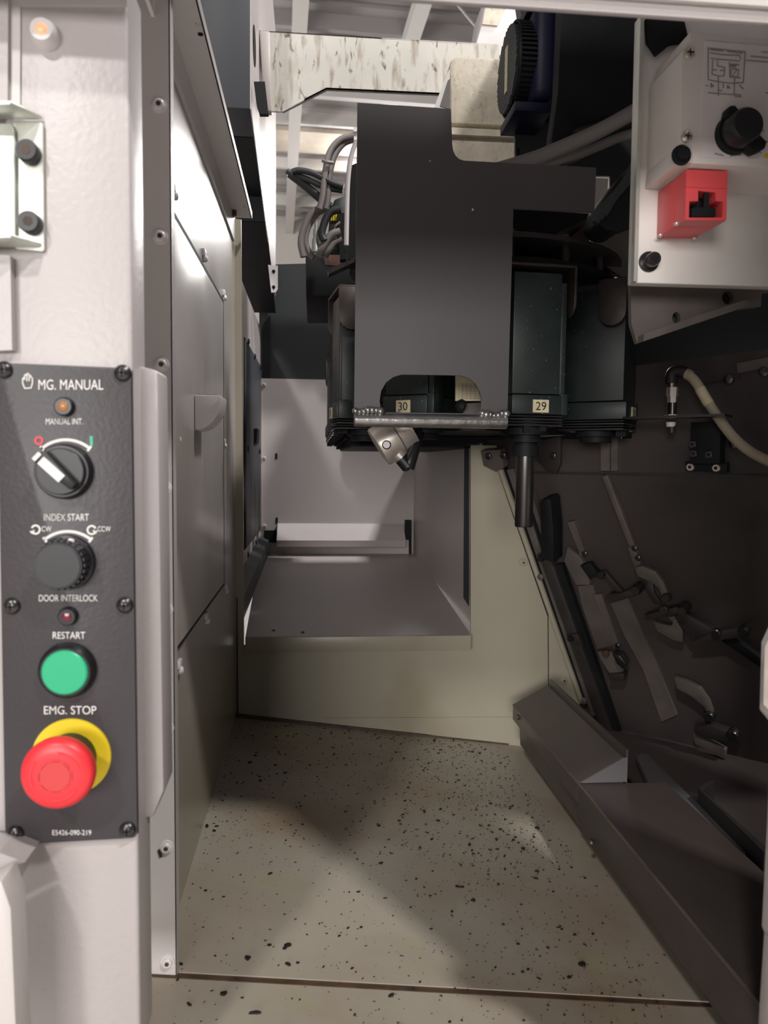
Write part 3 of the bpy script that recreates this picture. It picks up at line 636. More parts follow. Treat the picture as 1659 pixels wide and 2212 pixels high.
# ================================================================== TOOL MAGAZINE
MC = V((0.233, 1.07, 0)); RF = 0.209; zp0 = rz(0.0565); zp1 = zp0+0.160
toC = (V((0, 0, 0))-MC).normalized(); toR = V((-toC.y, toC.x, 0)); 
if toR.x < 0: toR = -toR
def pot_proto():
    r = empty('tool_pot', (0, 0, 0))
    W, D = 0.029, 0.085
    b = MB(); b.box((-W, 0.004, 0.023), (W, D, 0.160)); b.build('body', 'pot_green', r, bevel=0.0015)
    b = MB(); b.box((-W-0.001, 0.0, 0.0), (W+0.001, D, 0.022)); b.build('base_block', 'pot_green', r, bevel=0.0012)
    b = MB(); b.box((W, 0.006, 0.0), (W+0.007, 0.03, 0.150)); b.box((W+0.0, 0.002, 0.0), (W+0.009, 0.02, 0.024)); b.build('side_rib', 'pot_green', r, bevel=0.001)
    b = MB(); b.box((-W-0.016, 0.0, 0.166), (W+0.016, 0.034, 0.1695)); st = b.build('strap', 'strap_steel', r, bevel=0.001)
    for s in (-1, 1):
        x0 = s*(W+0.016); b = MB()
        pr = [(0.0, 0.168), (0.034, 0.168), (0.034, 0.130)] + [(0.017+0.017*math.cos(a), 0.130-0.017*math.sin(a)) for a in [0.4, 0.8, 1.2, 1.57, 1.95, 2.35, 2.75]] + [(0.0, 0.130)]
        b.prism([(x0, y, z) for y, z in pr], (-s*0.003, 0, 0)); b.build('strap_leg', 'strap_steel', r, bevel=0.0006)
    for k in range(4):
        b = MB(); b.box((-W-0.002-0.001*k, 0.002, -0.003-0.0034*k), (W+0.003, D, -0.0012-0.0034*k)); b.build('link_plate', 'dark_steel' if k % 2 else 'black_part', r)
    b = MB(); b.rev((0, 0.045, -0.0135), (0, 0.045, -0.028), [(0, 0.026), (0.5, 0.026), (0.55, 0.02), (1, 0.02)], 24); b.build('gripper_ring', 'black_part', r, smooth=True)
    b = MB(); b.box((-0.014, 0.004, -0.021), (-0.005, 0.016, -0.013)); b.box((0.006, 0.006, -0.019), (0.014, 0.018, -0.013)); b.build('lug', 'black_part', r)
    return r
proto = pot_proto()
ANG = [(-70, 31), (-25, 30), (18, 29), (66, 28)]
LAB = {31: 'black tool pot numbered 31 left of the guard plate', 30: 'tool pot numbered 30 seen through the guard plate window',
       29: 'dark green tool pot numbered 29 right of the guard plate', 28: 'dark tool pot with turned away number plate near the right casting'}
pots = {}
for i, (a, num) in enumerate(ANG):
    a = math.radians(a); n = toC*math.cos(a)+toR*math.sin(a)
    o = proto if i == 0 else copy_tree(proto)
    o.location = MC+n*RF+V((0, 0, zp0)); WL[o.name] = V(o.location)
    o.rotation_euler = (0, 0, math.atan2(n.x, -n.y))
    tag(o, LAB[num], 'tool pot', 'tool pots on the magazine chain'); pots[num] = o
# number plates, fitted to each pot in its own frame
WL0 = {}
for num, o in pots.items():
    ox = {31: -0.012, 30: -0.001, 29: 0.004, 28: 0.006}[num]
    b = MB(); b.box((ox-0.0095, -0.0015, 0.002), (ox+0.0095, 0.0, 0.0165)); me = b
    bmesh.ops.recalc_face_normals(b.bm, faces=b.bm.faces)
    m2 = bpy.data.meshes.new('number_plate'); b.bm.to_mesh(m2); b.bm.free(); m2.materials.append(MATS['label_cream'])
    npl = bpy.data.objects.new('number_plate', m2); COL.objects.link(npl); npl.parent = o
    tm = text_mesh(str(num)); xs = [v.co.x for v in tm.vertices]; ys = [v.co.y for v in tm.vertices]
    for v in tm.vertices:
        fx = (v.co.x-min(xs))/(max(xs)-min(xs)); fy = (v.co.y-min(ys))/(max(ys)-min(ys))
        v.co = V((ox-0.0062+0.0124*fx, -0.0018, 0.0045+0.0095*fy))
    tm.materials.clear(); tm.materials.append(MATS['black_plastic'])
    t = bpy.data.objects.new('lettering', tm); COL.objects.link(t); t.parent = npl
# the chain runs back from the pot numbered 31
n31 = toC*math.cos(math.radians(-90))+toR*math.sin(math.radians(-90))
for k in range(6):
    o = copy_tree(proto)
    for ch in list(o.children):
        if ch.name.startswith('number_plate'):
            for g in list(ch.children): bpy.data.objects.remove(g)
            bpy.data.objects.remove(ch)
    p = MC+V((-RF+0.004, 0.14+0.115*k, 0)); o.location = p+V((0, 0, zp0)); o.rotation_euler = (0, 0, math.atan2(-1, 0))
    tag(o, 'dark tool pot in the row leading back behind number 31', 'tool pot', 'tool pots in the rear row')
# carrier discs above the pots
cd = empty('carrier_wheel', V((MC.x, MC.y, zp1)), 'dark round carrier wheel with standoff pins over the pots', 'carrier wheel')
c = V((MC.x, MC.y, 0))
za = zp0+0.178
b = MB(); b.rev(c+V((0, 0, za)), c+V((0, 0, za+0.006)), [(0, 0.178), (1, 0.178)], 56); b.build('lower_disc', 'black_part', cd, smooth=True)
b = MB(); b.rev(c+V((0, 0, za+0.026)), c+V((0, 0, za+0.033)), [(0, 0.185), (0.8, 0.185), (1, 0.182)], 56); b.build('upper_disc', 'link_steel', cd, smooth=True)
b = MB(); b.rev(c+V((0, 0, za+0.004)), c+V((0, 0, za+0.05)), [(0, 0.10), (1, 0.10)], 40); b.build('hub', 'black_part', cd, smooth=True)
for k in range(14):
    a = 2*math.pi*k/14+0.2; p = c+V((0.165*math.cos(a), 0.165*math.sin(a), za+0.005))
    b = MB(); b.rev(p, p+V((0, 0, 0.034)), [(0, 0.006), (0.9, 0.006), (0.9, 0.008), (1, 0.008)], 14); b.build('standoff_pin', 'dark_steel', cd, smooth=True)
b = MB(); b.rev(c+V((0, 0, zp0-0.016)), c+V((0, 0, zp0-0.004)), [(0, 0.118), (1, 0.118)], 48); b.build('bottom_disc', 'black_part', cd, smooth=True)
b = MB(); b.rev(c+V((0, 0, zp0-0.004)), c+V((0, 0, za)), [(0, 0.075), (1, 0.075)], 40); b.build('drum', 'black_part', cd, smooth=True)
mf = empty('magazine_frame', V((0.3, 1.45, rz(0.0235))), 'black magazine frame behind and under the tool pots', 'frame')
b = MB(); b.box((0.06, 1.15, rz(0.0235)), (0.60, 1.72, rz(0.0275))); b.build('bottom_plate', 'black_part', mf)
b = MB(); b.box((0.13, 1.34, rz(0.0275)), (0.55, 1.72, rz(0.24))); b.build('core', 'black_part', mf)
# dark gearbox block and frame behind
b = MB(); b.prism([aY(660, 549, 1.28), aY(768, 549, 1.28), aY(768, 640, 1.28), aY(661, 640, 1.28)], (0, 0.25, 0)); o = b.build('gear_block', 'black_part', bevel=0.003); tag(o, 'black block behind the pot numbered 31', 'block')
b = MB(); b.prism([aY(698, 548, 1.279), aY(736, 550, 1.279), aY(736, 575, 1.279), aY(702, 572, 1.279)], (0, 0.002, 0)); b.build('rusty_face', 'rust', o)
b = MB(); b.prism([aY(730, 460, 1.15), aY(745, 460, 1.15), aY(748, 560, 1.15), aY(735, 560, 1.15)], (0, 0.02, 0)); o = b.build('upright_bar', 'black_part'); tag(o, 'narrow black upright bar beside the cable loops', 'bar')
b = MB(); b.prism([aY(752, 360, 1.0), aY(800, 340, 1.0), aY(800, 560, 1.0), aY(752, 560, 1.0)], (0, 0.05, 0)); o = b.build('frame_plate', 'black_part'); tag(o, 'black frame plate edging out left of the guard plate', 'plate')
b = MB(); b.tube([aY(769, 305, 0.99), aY(757, 345, .99), aY(751, 400, .99), aY(749, 470, .99), aY(748, 530, .99)], 0.003, 8); b.build('edge_seal', 'white_plastic', o, smooth=True)
b = MB(); b.prism([aY(708, 582, 0.93), aY(766, 557, 0.93), aY(766, 566, 0.93), aY(710, 592, .93)], (0, 0.02, 0)); o = b.build('guide_strip', 'strap_steel'); tag(o, 'short sloping guide strip above the strap of pot 31', 'guide')
b = MB(); b.prism([aY(1108, 452, 0.98), aY(1290, 462, .98), aY(1200, 505, .98), aY(1200, 545, .98), aY(1108, 545, .98)], (0, 0.1, 0)); o = b.build('inner_housing', 'black_part'); tag(o, 'black housing behind the arm of the guard plate', 'housing')
b = MB(); b.prism([aY(1190, 505, 1.07), aY(1242, 460, 1.07), aY(1285, 462, 1.07), aY(1268, 545, 1.07)], (0, 0.02, 0)); o = b.build('brown_flange', 'rust'); tag(o, 'brown flange wedge behind the guard plate arm', 'flange')
# rear label sheet and bits seen through the window
b = MB(); b.prism([aY(984, 800, 0.90), aY(1060, 800, 0.90), aY(1060, 866, 0.90), aY(984, 866, 0.90)], (0, 0.004, 0))
o = b.build('rear_label', 'label_cream'); tag(o, 'cream label sheet with a printed table behind the window', 'label')
b = MB(); b.strokes([[(998, y), (1042, y)] for y in range(830, 864, 5)]+[[(x, 828), (x, 862)] for x in (999, 1008, 1017, 1026, 1035, 1041)], 0.8, 0.90); b.build('printed_table', 'dark_print', o, kind='stuff')
b = MB(); b.rev(aY(985, 872, .89), aY(1004, 882, .89), [(0, 0.004), (0.3, 0.008), (0.8, 0.008), (1, 0.004)], 14); b.build('bolt', 'black_part', o, smooth=True)
b = MB(); b.prism([aY(1000, 872, .90), aY(1060, 868, .90), aY(1060, 900, .90), aY(1000, 900, .90)], (0, 0.01, 0)); b.build('holder_block', 'rail_paint', o)
# ---- tool hanging from pot 29
a = math.radians(18); n = toC*math.cos(a)+toR*math.sin(a)
tp = aY(1133, 1050, (MC+n*(RF-0.03)).y)
tl = empty('tool_holder', V((tp.x, tp.y, aY(1133, 1138, tp.y).z)), 'dark steel cylindrical tool pointing down under pot 29', 'tool')
zt_ = lambda py: aY(1133, py, tp.y).z
b = MB(); b.rev(V((tp.x, tp.y, zt_(1138))), V((tp.x, tp.y, zt_(975))), [(0, 0.0098), (0.02, 0.0107), (1, 0.0107)], 32); b.build('shank', 'dark_steel', tl, smooth=True)
b = MB(); b.rev(V((tp.x, tp.y, zt_(985))), V((tp.x, tp.y, zt_(940))), [(0, 0.016), (0.5, 0.016), (0.5, 0.013), (0.65, 0.013), (0.65, 0.020), (0.8, 0.020), (0.8, 0.017), (1, 0.017)], 32); b.build('collar', 'black_part', tl, smooth=True)
b = MB(); b.rev(V((tp.x, tp.y, zt_(940))), V((tp.x, tp.y, zt_(905))), [(0, 0.025), (0.4, 0.025), (0.4, 0.022), (0.6, 0.022), (0.6, 0.025), (1, 0.025)], 32); b.build('flange', 'black_part', tl, smooth=True)
# ---- stainless sensor under the magazine
sb = empty('spray_sensor', aY(840, 1000, 0.89), 'stainless cylindrical sensor tilted under the guard tube with black plug', 'sensor')
p0, p1 = aY(884, 924, 0.90), aY(817, 967, 0.90); ax = (p1-p0).normalized()
b = MB(); b.rev(p0, p1-ax*0.026, [(0, 0.0235), (1, 0.0235)], 36); b.build('barrel', 'steel', sb, smooth=True)
b = MB(); b.rev(p1-ax*0.025, p1, [(0, 0.0235), (0.9, 0.0245), (1, 0.0235)], 36); cl_ = b.build('collar', 'steel', sb, smooth=True)
p = aY(835, 961, 0.877); b = MB(); b.rev(p, p+V((-.1, -1, 0)).normalized()*0.004, [(0, 0.0052), (0.7, 0.0052), (1, 0.004)], 20); b.build('set_screw', 'dark_steel', sb, smooth=True)
q0, q1 = aY(852, 972, 0.89), aY(876, 998, 0.89)
b = MB(); b.rev(q0, q1, [(0, 0.006), (0.3, 0.006), (0.3, 0.008), (1, 0.008)], 16); b.build('nipple', 'steel', sb, smooth=True)
b = MB(); b.rev(aY(866, 990, .885), aY(886, 1012, .885), [(0, 0.008), (0.8, 0.0085), (1, 0.005)], 14); b.build('plug', 'black_plastic', sb, smooth=True)
b = MB(); b.tube([aY(880, 1010, .885), aY(888, 990, .885), aY(899, 960, .89), aY(908, 935, .90)], lambda t: 0.0085-0.0035*t, 12); b.build('plug_lead', 'black_plastic', sb, smooth=True)

# ---- cable loops left of the guard plate
cab = [
 ([(768, 292), (735, 302), (712, 330), (702, 375), (697, 420), (690, 452)], 0.0045, 'cable_grey', 'outer grey brown cable arching into the guard plate'),
 ([(768, 300), (742, 310), (722, 338), (712, 380), (708, 430), (704, 452)], 0.0045, 'cable_grey', 'inner grey brown cable arching into the guard plate'),
 ([(620, 369), (645, 385), (680, 415), (718, 447)], 0.0042, 'cable_dark', 'upper slate cable running down from the cable knot'),
 ([(624, 378), (655, 402), (690, 432), (716, 452)], 0.0038, 'cable_dark', 'lower slate cable running down from the cable knot'),
 ([(742, 404), (715, 394), (675, 374), (645, 368), (630, 372)], 0.0042, 'cable_dark', 'black cable pointing left from the terminal strip'),
 ([(740, 412), (700, 404), (665, 388), (640, 378)], 0.0040, 'cable_dark', 'second black cable just under the black one'),
 ([(700, 447), (672, 462), (656, 495), (650, 525), (656, 555)], 0.0050, 'cable_grey', 'large outermost beige grey cable loop'),
 ([(704, 450), (684, 462), (666, 490), (660, 520), (668, 545), (678, 556)], 0.0045, 'cable_grey', 'beige grey loop nested inside the outermost loop'),
 ([(735, 452), (715, 458), (702, 478), (695, 505), (700, 520)], 0.0055, 'cable_dark', 'thick dark cable curling beside the upright bar'),
 ([(735, 500), (715, 508), (700, 528), (688, 552)], 0.0055, 'cable_grey', 'short beige tube rising to the upright bar'),
 ([(738, 516), (722, 524), (710, 540), (702, 556)], 0.0045, 'cable_grey', 'lowest short beige tube at the rusty face'),
 ([(735, 480), (722, 492), (722, 510), (732, 524)], 0.0020, 'cable_grey', 'thin wire loop between the beige tubes'),
]
for k, (pts, r, mt, lab) in enumerate(cab):
    b = MB(); b.tube([aY(x, y, 1.12+0.006*(k % 4)) for x, y in pts], r, 12); o = b.build('cable', mt, smooth=True); tag(o, lab, 'cable', 'cables left of the guard plate')
b = MB(); p0, p1 = aY(764, 285, 1.12), aY(764, 303, 1.12); b.rev(p0+V((0, 0, 0)), p0+V((0.004, 0, 0)), [(0, 0.006), (1, 0.006)], 12); b.rev(p1-V((0, 0, 0.0)), p1+V((0.004, 0, 0)), [(0, 0.006), (1, 0.006)], 12); o = b.build('cable_gland', 'zinc'); tag(o, 'pale clamp where two arching cables meet the plate', 'clamp')
b = MB(); b.tube([aY(697, 347, 1.113), aY(707, 350, 1.108), aY(719, 352, 1.113)], 0.0025, 8); o = b.build('cable_tie', 'cable_grey', smooth=True); tag(o, 'cable tie around the two arching cables', 'cable tie')
b = MB(); p0, p1 = aY(684, 480, 1.13), aY(682, 545, 1.13); b.rev(p0, p1, [(0, 0.003), (0.25, 0.003), (0.25, 0.0045), (0.45, 0.0045), (0.5, 0.004), (0.6, 0.006), (1, 0.006)], 14); o = b.build('hose_fitting', 'zinc', smooth=True); tag(o, 'small pale push-in fitting inside the cable loops', 'fitting')
b = MB(); b.prism([aY(722, 430, 1.16), aY(752, 420, 1.16), aY(752, 540, 1.16), aY(705, 540, 1.16), aY(712, 470, 1.16)], (0, 0.03, 0)); o = b.build('connector_block', 'cable_dark', bevel=0.003); tag(o, 'dark connector block tangled behind the cables', 'connector')
for k in range(4):
    b = MB(); p = aY(716+5*k, 468, 1.158); b.box((p.x-.0012, p.y-.002, p.z-.006), (p.x+.0012, p.y+.002, p.z+.006)); b.build('pin', 'yellow', o)

# ================================================================== TERMINAL PLATE ON THE RIGHT
YTB = 0.60
tpz = empty('terminal_plate', aY(1500, 615, YTB), 'bare metal mounting plate at the upper right', 'plate')
b = MB(); b.prism([aY(1384, 30, YTB), aY(1760, 60, YTB), aY(1760, 622, YTB), aY(1368, 611, YTB)], (0, 0.012, 0)); b.build('plate', 'brushed', tpz, bevel=0.001)
b = MB(); b.prism([aY(1384, 30, YTB-.006), aY(1392, 30, YTB-.006), aY(1377, 608, YTB-.006), aY(1369, 608, YTB-.006)], (0, 0.006, 0)); b.build('folded_edge', 'zinc', tpz)
def cap_screw(px, py, Y, parent, r, ln, mt='dark_steel', washer=True, d=NY):
    p = aY(px, py, Y); b = MB()
    if washer: b.rev(p, p+d*0.0016, [(0, r*1.5), (1, r*1.45)], 24); 
    b.rev(p+d*0.001, p+d*ln, [(0, r), (0.85, r), (1, r*0.88)], 24); s_ = b.build('cap_screw', mt, parent, smooth=True)
    b = MB(); b.rev(p+d*(ln-0.0004), p+d*(ln+0.0004), [(0, r*0.5), (1, r*0.5)], 6); b.build('socket', 'black_part', s_)
    return s_
cap_screw(1401, 566, YTB, tpz, 0.0055, 0.012, 'dark_steel')
b = MB(); b.prism([aY(1395, 38, YTB-.004), aY(1480, 45, YTB-.004), aY(1490, 90, YTB-.004), aY(1448, 95, YTB-.004), aY(1418, 120, YTB-.004), aY(1398, 90, YTB-.004)], (0, 0.004, 0)); b.build('rubber_grommet', 'black_part', tpz, bevel=0.001)
# beige terminal box
YF = 0.545
bx = empty('terminal_box', aY(1560, 405, YTB-0.002), 'beige terminal box with wiring diagram and black rotary key', 'terminal box')
b = MB(); xl = aY(1492, 200, YF).x; z_t, z_b = aY(1492, 66, YF).z, aY(1495, 352, YF).z
fr = [aY(1492, 66, YF), aY(1760, 92, YF), aY(1760, 368, YF), aY(1497, 353, YF), aY(1496, 312, YF), aY(1468, 312, YF), aY(1474, 110, YF), aY(1490, 88, YF)]
b.prism(fr, (0, YTB-YF, 0)); b.build('box_shell', 'box_beige', bx, bevel=0.0012)
b = MB(); b.prism([aY(*q, YF+0.001) for q in [(1466, 312), (1500, 312), (1500, 352), (1462, 352)]], (0, YTB-YF-.001, 0)); b.build('screw_tab', 'box_beige', bx, bevel=0.001)
b = MB(); b.prism([aY(*q, YF-.0008) for q in [(1522, 88), (1760, 108), (1760, 350), (1512, 340)]], (0, 0.0006, 0)); b.build('label_sheet', 'label_sheet', bx)
cap_screw(1471, 336, YF, bx, 0.0048, 0.006, 'black_part')
for q in [(1487, 117), (1482, 297)]:
    p = aY(*q, YF); b = MB(); b.rev(p, p+NY*0.003, [(0, 0.0042), (0.5, 0.004), (1, 0.002)], 20); s_ = b.build('cross_screw', 'steel', bx, smooth=True)
    b = MB(); b.box((p.x-.0025, p.y-.0034, p.z-.0005), (p.x+.0025, p.y-.0030, p.z+.0005)); b.box((p.x-.0005, p.y-.0034, p.z-.0025), (p.x+.0005, p.y-.0030, p.z+.0025)); b.build('cross_slot', 'grime', s_)
Yd = YF-0.0008
b = MB(); b.strokes([
  [(1530, 110), (1530, 172), (1550, 176), (1580, 180), (1606, 178), (1610, 112), (1530, 104), (1530, 112)],
  [(1535, 107), (1562, 110)], [(1572, 111), (1604, 115)], [(1535, 114), (1560, 118), (1598, 120), (1600, 128)],
  [(1536, 126), (1598, 132)], [(1540, 130), (1538, 160), (1552, 164), (1564, 164), (1566, 146), (1550, 142), (1550, 130)],
  [(1538, 150), (1548, 151)], [(1556, 152), (1566, 152)], [(1576, 134), (1577, 166), (1600, 168)], [(1580, 138), (1597, 140)], [(1580, 150), (1578, 165), (1594, 166), (1596, 150), (1580, 148)], [(1582, 164), (1592, 150)],
  [(1525, 184), (1530, 186)], [(1536, 180), (1542, 186), (1536, 188), (1536, 180)], [(1552, 166), (1552, 206)], [(1562, 180), (1563, 190)], [(1572, 184), (1577, 190), (1571, 190), (1572, 184)], [(1587, 168), (1586, 204)], [(1598, 184), (1606, 192)],
  [(1530, 200), (1550, 202), (1600, 205), (1600, 209), (1588, 208)], [(1552, 194), (1560, 196)],
  [(1622, 121), (1660, 125)], [(1612, 130), (1660, 134)], [(1645, 112), (1660, 113)], [(1628, 281), (1650, 282)], [(1654, 305), (1662, 306)], [(1654, 200), (1662, 201)]], 2.0, Yd); b.build('printed_diagram', 'dark_print', bx, kind='stuff')
b = MB(); b.box((aY(1579, 141, Yd).x-.0012, Yd-.0005, aY(1588, 142, Yd).z-.0012), (aY(1588, 141, Yd).x+.0006, Yd-.0002, aY(1588, 142, Yd).z+.0008)); b.build('printed_dot', 'dark_print', bx)
b = MB(); b.strokes([[(1545, 331), (1552, 334)], [(1554, 333), (1562, 336)], [(1578, 337), (1602, 334)], [(1640, 328), (1644, 330)]], 2.2, Yd); b.build('printed_scale', 'dark_print', bx)
b = MB(); b.prism([aY(1652, 332, Yd-.0004), aY(1680, 330, Yd-.0004), aY(1680, 345, Yd-.0004), aY(1650, 340, Yd-.0004)], (0, 0.0003, 0)); b.build('printed_patch', 'yellow', bx)
kc = aY(1584, 292, Yd)
b = MB(); b.rev(kc, kc+NY*0.006, [(0, 0.0142), (1, 0.014)], 36); kn = b.build('rotary_key', 'black_part', bx, smooth=True)
b = MB(); b.rev(kc+NY*0.006, kc+NY*0.020, [(0, 0.0125), (0.85, 0.0118), (1, 0.0105)], 36); b.build('key_head', 'knob_grey', kn, smooth=True)
b = MB(); b.prism([aY(*q, Yd-0.002) for q in [(1560, 242), (1572, 240), (1590, 262), (1565, 268), (1555, 262)]], (0, -0.010, 0)); b.build('key_ear', 'black_part', kn, bevel=0.001)
b = MB(); b.prism([aY(*q, Yd-0.002) for q in [(1595, 325), (1622, 300), (1640, 318), (1636, 332), (1615, 340)]], (0, -0.010, 0)); b.build('key_ear', 'black_part', kn, bevel=0.001)
# red interlock switch
YS, YS2 = 0.5525, YTB-0.0005
rs = empty('interlock_switch', aY(1490, 515, YS2), 'bright red safety interlock switch with T shaped key slot', 'switch')
o4 = [aY(1483, 366, YS), aY(1572, 370, YS), aY(1569, 476, YS), aY(1480, 475, YS)]
slot = [aY(*q, YS) for q in [(1508, 412), (1546, 416), (1546, 434), (1562, 436), (1560, 470), (1488, 470), (1489, 435), (1508, 434)]]
b = MB(); b.holed(o4, [slot], (0, 0.015, 0)); b.build('front_cap', 'red_switch', rs)
b = MB(); b.prism([p+V((0, 0.0151, 0)) for p in o4], (0, YS2-YS-0.0151, 0)); b.build('body', 'red_switch', rs, bevel=0.0008)
b = MB(); b.prism([V((p.x, YS+0.0142, p.z)) for p in slot], (0, 0.0006, 0)); b.build('slot_back', 'black_part', rs)
b = MB(); b.prism([aY(*q, YS+0.002) for q in [(1522, 414), (1532, 415), (1532, 448), (1546, 450), (1546, 468), (1494, 468), (1494, 450), (1520, 448)]], (0, 0.002, 0)) ; b.build('key_channel', 'black_part', rs)
b = MB(); b.box((o4[0].x-0.0002, YS-0.0002, aY(1483, 405, YS).z), (o4[1].x, YS+0.001, aY(1483, 403.4, YS).z)); b.build('cap_joint', 'red_inlay', rs)
for q in [(1461, 483), (1426, 508), (1500, 514)]:
    p = aZ(q[0], q[1], o4[3].z); b = MB(); b.rev(p-V((0, 0, 0.0016)), p+V((0, 0, 0.0004)), [(0, 0.0012), (0.5, 0.002), (1, 0.002)], 12); b.build('screw', 'steel', rs, smooth=True)
# brown gusset under the plate
gs = empty('support_gusset', aY(1400, 745, 0.64), 'brown tapered support gusset with holes under the metal plate', 'gusset')
holes = []
for q, rx, ry in [((1461, 687), 9, 13), ((1572, 643), 12, 15)]:
    holes.append([aY(q[0]+rx*math.cos(t*math.pi/8), q[1]+ry*math.sin(t*math.pi/8), 0.64) for t in range(16)])
b = MB(); b.holed([aY(*q, 0.64) for q in [(1362, 612), (1760, 612), (1760, 625), (1646, 632), (1644, 662), (1596, 668), (1377, 742), (1364, 700)]], holes, (0, 0.006, 0)); b.build('web', 'rail_paint', gs)
b = MB(); p0, p1 = aY(1377, 742, .64), aY(1596, 668, .64); b.prism([p0, p1, p1+V((0, 0, .006)), p0+V((0, 0, .006))], (0, -0.012, 0)); b.build('edge_flange', 'rail_paint', gs)
b = MB(); b.prism([aY(1450, 660, .652), aY(1590, 620, .652), aY(1590, 670, .652), aY(1450, 705, .652)], (0, 0.003, 0)); b.build('hole_backing', 'slate_dark', gs)

# ================================================================== RIGHT WALL FITTINGS
# proximity sensor with cable
def dpt(px, py, h=0.05): return aD(px, py, h)
sn = empty('proximity_sensor', dpt(1450, 935), 'brass and steel proximity sensor with right angle plug and beige lead', 'sensor')
def vrev(px, y0, y1, prof, name, mt, seg=18):
    p0, p1 = dpt(px, y0), dpt(px, y1); p0 = V((p0.x, p0.y, p0.z)); p1 = V((p0.x, p0.y, p1.z)); b = MB(); b.rev(p0, p1, prof, seg); b.build(name, mt, sn, smooth=seg > 8)
vrev(1451, 935, 915, [(0, 0.004), (1, 0.004)], 'tip', 'link_steel')
vrev(1449, 922, 912, [(0, 0.0052), (1, 0.0058)], 'white_ring', 'white_plastic')
vrev(1450, 905, 896, [(0, 0.009), (1, 0.009)], 'lock_nut', 'steel', 6)
vrev(1452, 896, 868, [(0, 0.005), (1, 0.005)], 'threaded_body', 'dark_steel')
vrev(1452, 870, 855, [(0, 0.006), (1, 0.006)], 'hex_body', 'steel', 6)
vrev(1452, 856, 837, [(0, 0.0072), (1, 0.0072)], 'coupling_nut', 'steel', 6)
vrev(1451, 838, 825, [(0, 0.004), (1, 0.004)], 'neck', 'bright_steel')
b = MB(); b.tube([dpt(1451, 828), dpt(1451, 812), dpt(1456, 804), dpt(1470, 803), dpt(1482, 807)], 0.0075, 14); b.build('plug_elbow', 'link_steel', sn, smooth=True)
b = MB(); b.tube([dpt(1478, 805), dpt(1492, 812)], 0.0065, 14); b.build('plug_sleeve', 'cable_beige', sn, smooth=True)
b = MB(); b.tube([dpt(1488, 809), dpt(1505, 828), dpt(1525, 862), dpt(1550, 900), dpt(1585, 945), dpt(1625, 978), dpt(1680, 1005)], 0.0058, 14); b.build('lead', 'cable_beige', sn, smooth=True)
b = MB(); b.tube([dpt(1512, 840), dpt(1522, 857), dpt(1532, 874)], 0.0062, 14); b.build('marker_sleeve', 'label_cream', sn, smooth=True)
# sensor mounting bar
b = MB(); p0, p1 = dpt(1366, 908, 0.05), dpt(1582, 902, 0.05); p1.z = p0.z
b.prism([p0, p1, p1+nD*0.03, p0+nD*0.03], (0, 0, 0.003)); o = b.build('sensor_rail', 'dark_steel'); tag(o, 'thin dark horizontal rail holding the proximity sensor', 'rail')
# black block bracket with bolts
bk = empty('pivot_bracket', aD(1525, 1018, 0.0), 'black bolted pivot bracket on the dark wall', 'bracket')
b = MB(); b.prism([aD(*q, 0.022) for q in [(1492, 912), (1556, 912), (1555, 1002), (1490, 1002)]], -nD*0.021); b.build('block', 'black_part', bk, bevel=0.001)
b = MB(); b.prism([aD(*q, 0.012) for q in [(1480, 996), (1571, 1000), (1570, 1021), (1480, 1016)]], -nD*0.011); b.build('foot', 'black_part', bk, bevel=0.001)
for q, h in [((1497, 960), .022), ((1499, 980), .022), ((1532, 982), .022), ((1492, 1009), .012), ((1548, 1011), .012)]:
    p = aD(*q, h); b = MB(); b.rev(p, p+nD*0.004, [(0, 0.0048), (0.8, 0.0048), (1, 0.004)], 16); s_ = b.build('bolt', 'dark_steel' if h > .02 else 'steel', bk, smooth=True)
    b = MB(); b.rev(p+nD*0.0038, p+nD*0.0043, [(0, 0.0022), (1, 0.0022)], 6); b.build('socket', 'black_part', s_)
for q in [(1575, 820), (1652, 803), (1587, 958), (1467, 686)][:3]:
    p = aD(*q); b = MB(); b.rev(p, p+nD*0.005, [(0, 0.006), (0.8, 0.006), (1, 0.004)], 14); b.build('bolt', 'dark_steel', wr, smooth=True)
b = MB(); b.prism([aD(1250, 870), aD(1590, 815), aD(1600, 790), aD(1760, 770), aD(1760, 780), aD(1602, 800), aD(1592, 825), aD(1250, 880)], nD*0.003) if False else b.bar(aD(1500, 834), aD(1600, 812), 0.003, nD, 0.003); b.build('upper_lip', 'link_steel', wr)
b = MB(); b.bar(aD(1594, 796), aD(1720, 772), 0.012, nD, 0.003); b.build('upper_lip', 'rail_paint', wr)

# shutter rails and linkage on the raking sheet
def s_thing(name, label, cat, px, py, group=None): return empty(name, aS(px, py), label, cat, group)
def s_bar(parent, name, p, q, wpx, h, up, mt, bev=0.0):
    b = MB(); P, Q = aS(*p, up), aS(*q, up); d = ((P+Q)/2-CAM).length; b.bar(P, Q, wpx/F*d, nS, h); return b.build(name, mt, parent, bevel=bev)
def s_poly(parent, name, pts, h, up, mt, bev=0.0):
    b = MB(); b.prism([aS(*q, up) for q in pts], nS*h); return b.build(name, mt, parent, bevel=bev)
def s_bolt(parent, q, r, h, up, mt='dark_steel'):
    p = aS(*q, up); b = MB(); b.rev(p, p+nS*h, [(0, r), (0.8, r), (1, r*0.8)], 16); return b.build('bolt', mt, parent, smooth=True)
def Z2(x, y): return (1160+.3008*x, 1000+.3008*y)
def Z3(x, y): return (1160+.3008*x, 1350+.3008*y)
def Z7(x, y): return (1000+.3972*x, 930+.3972*y)
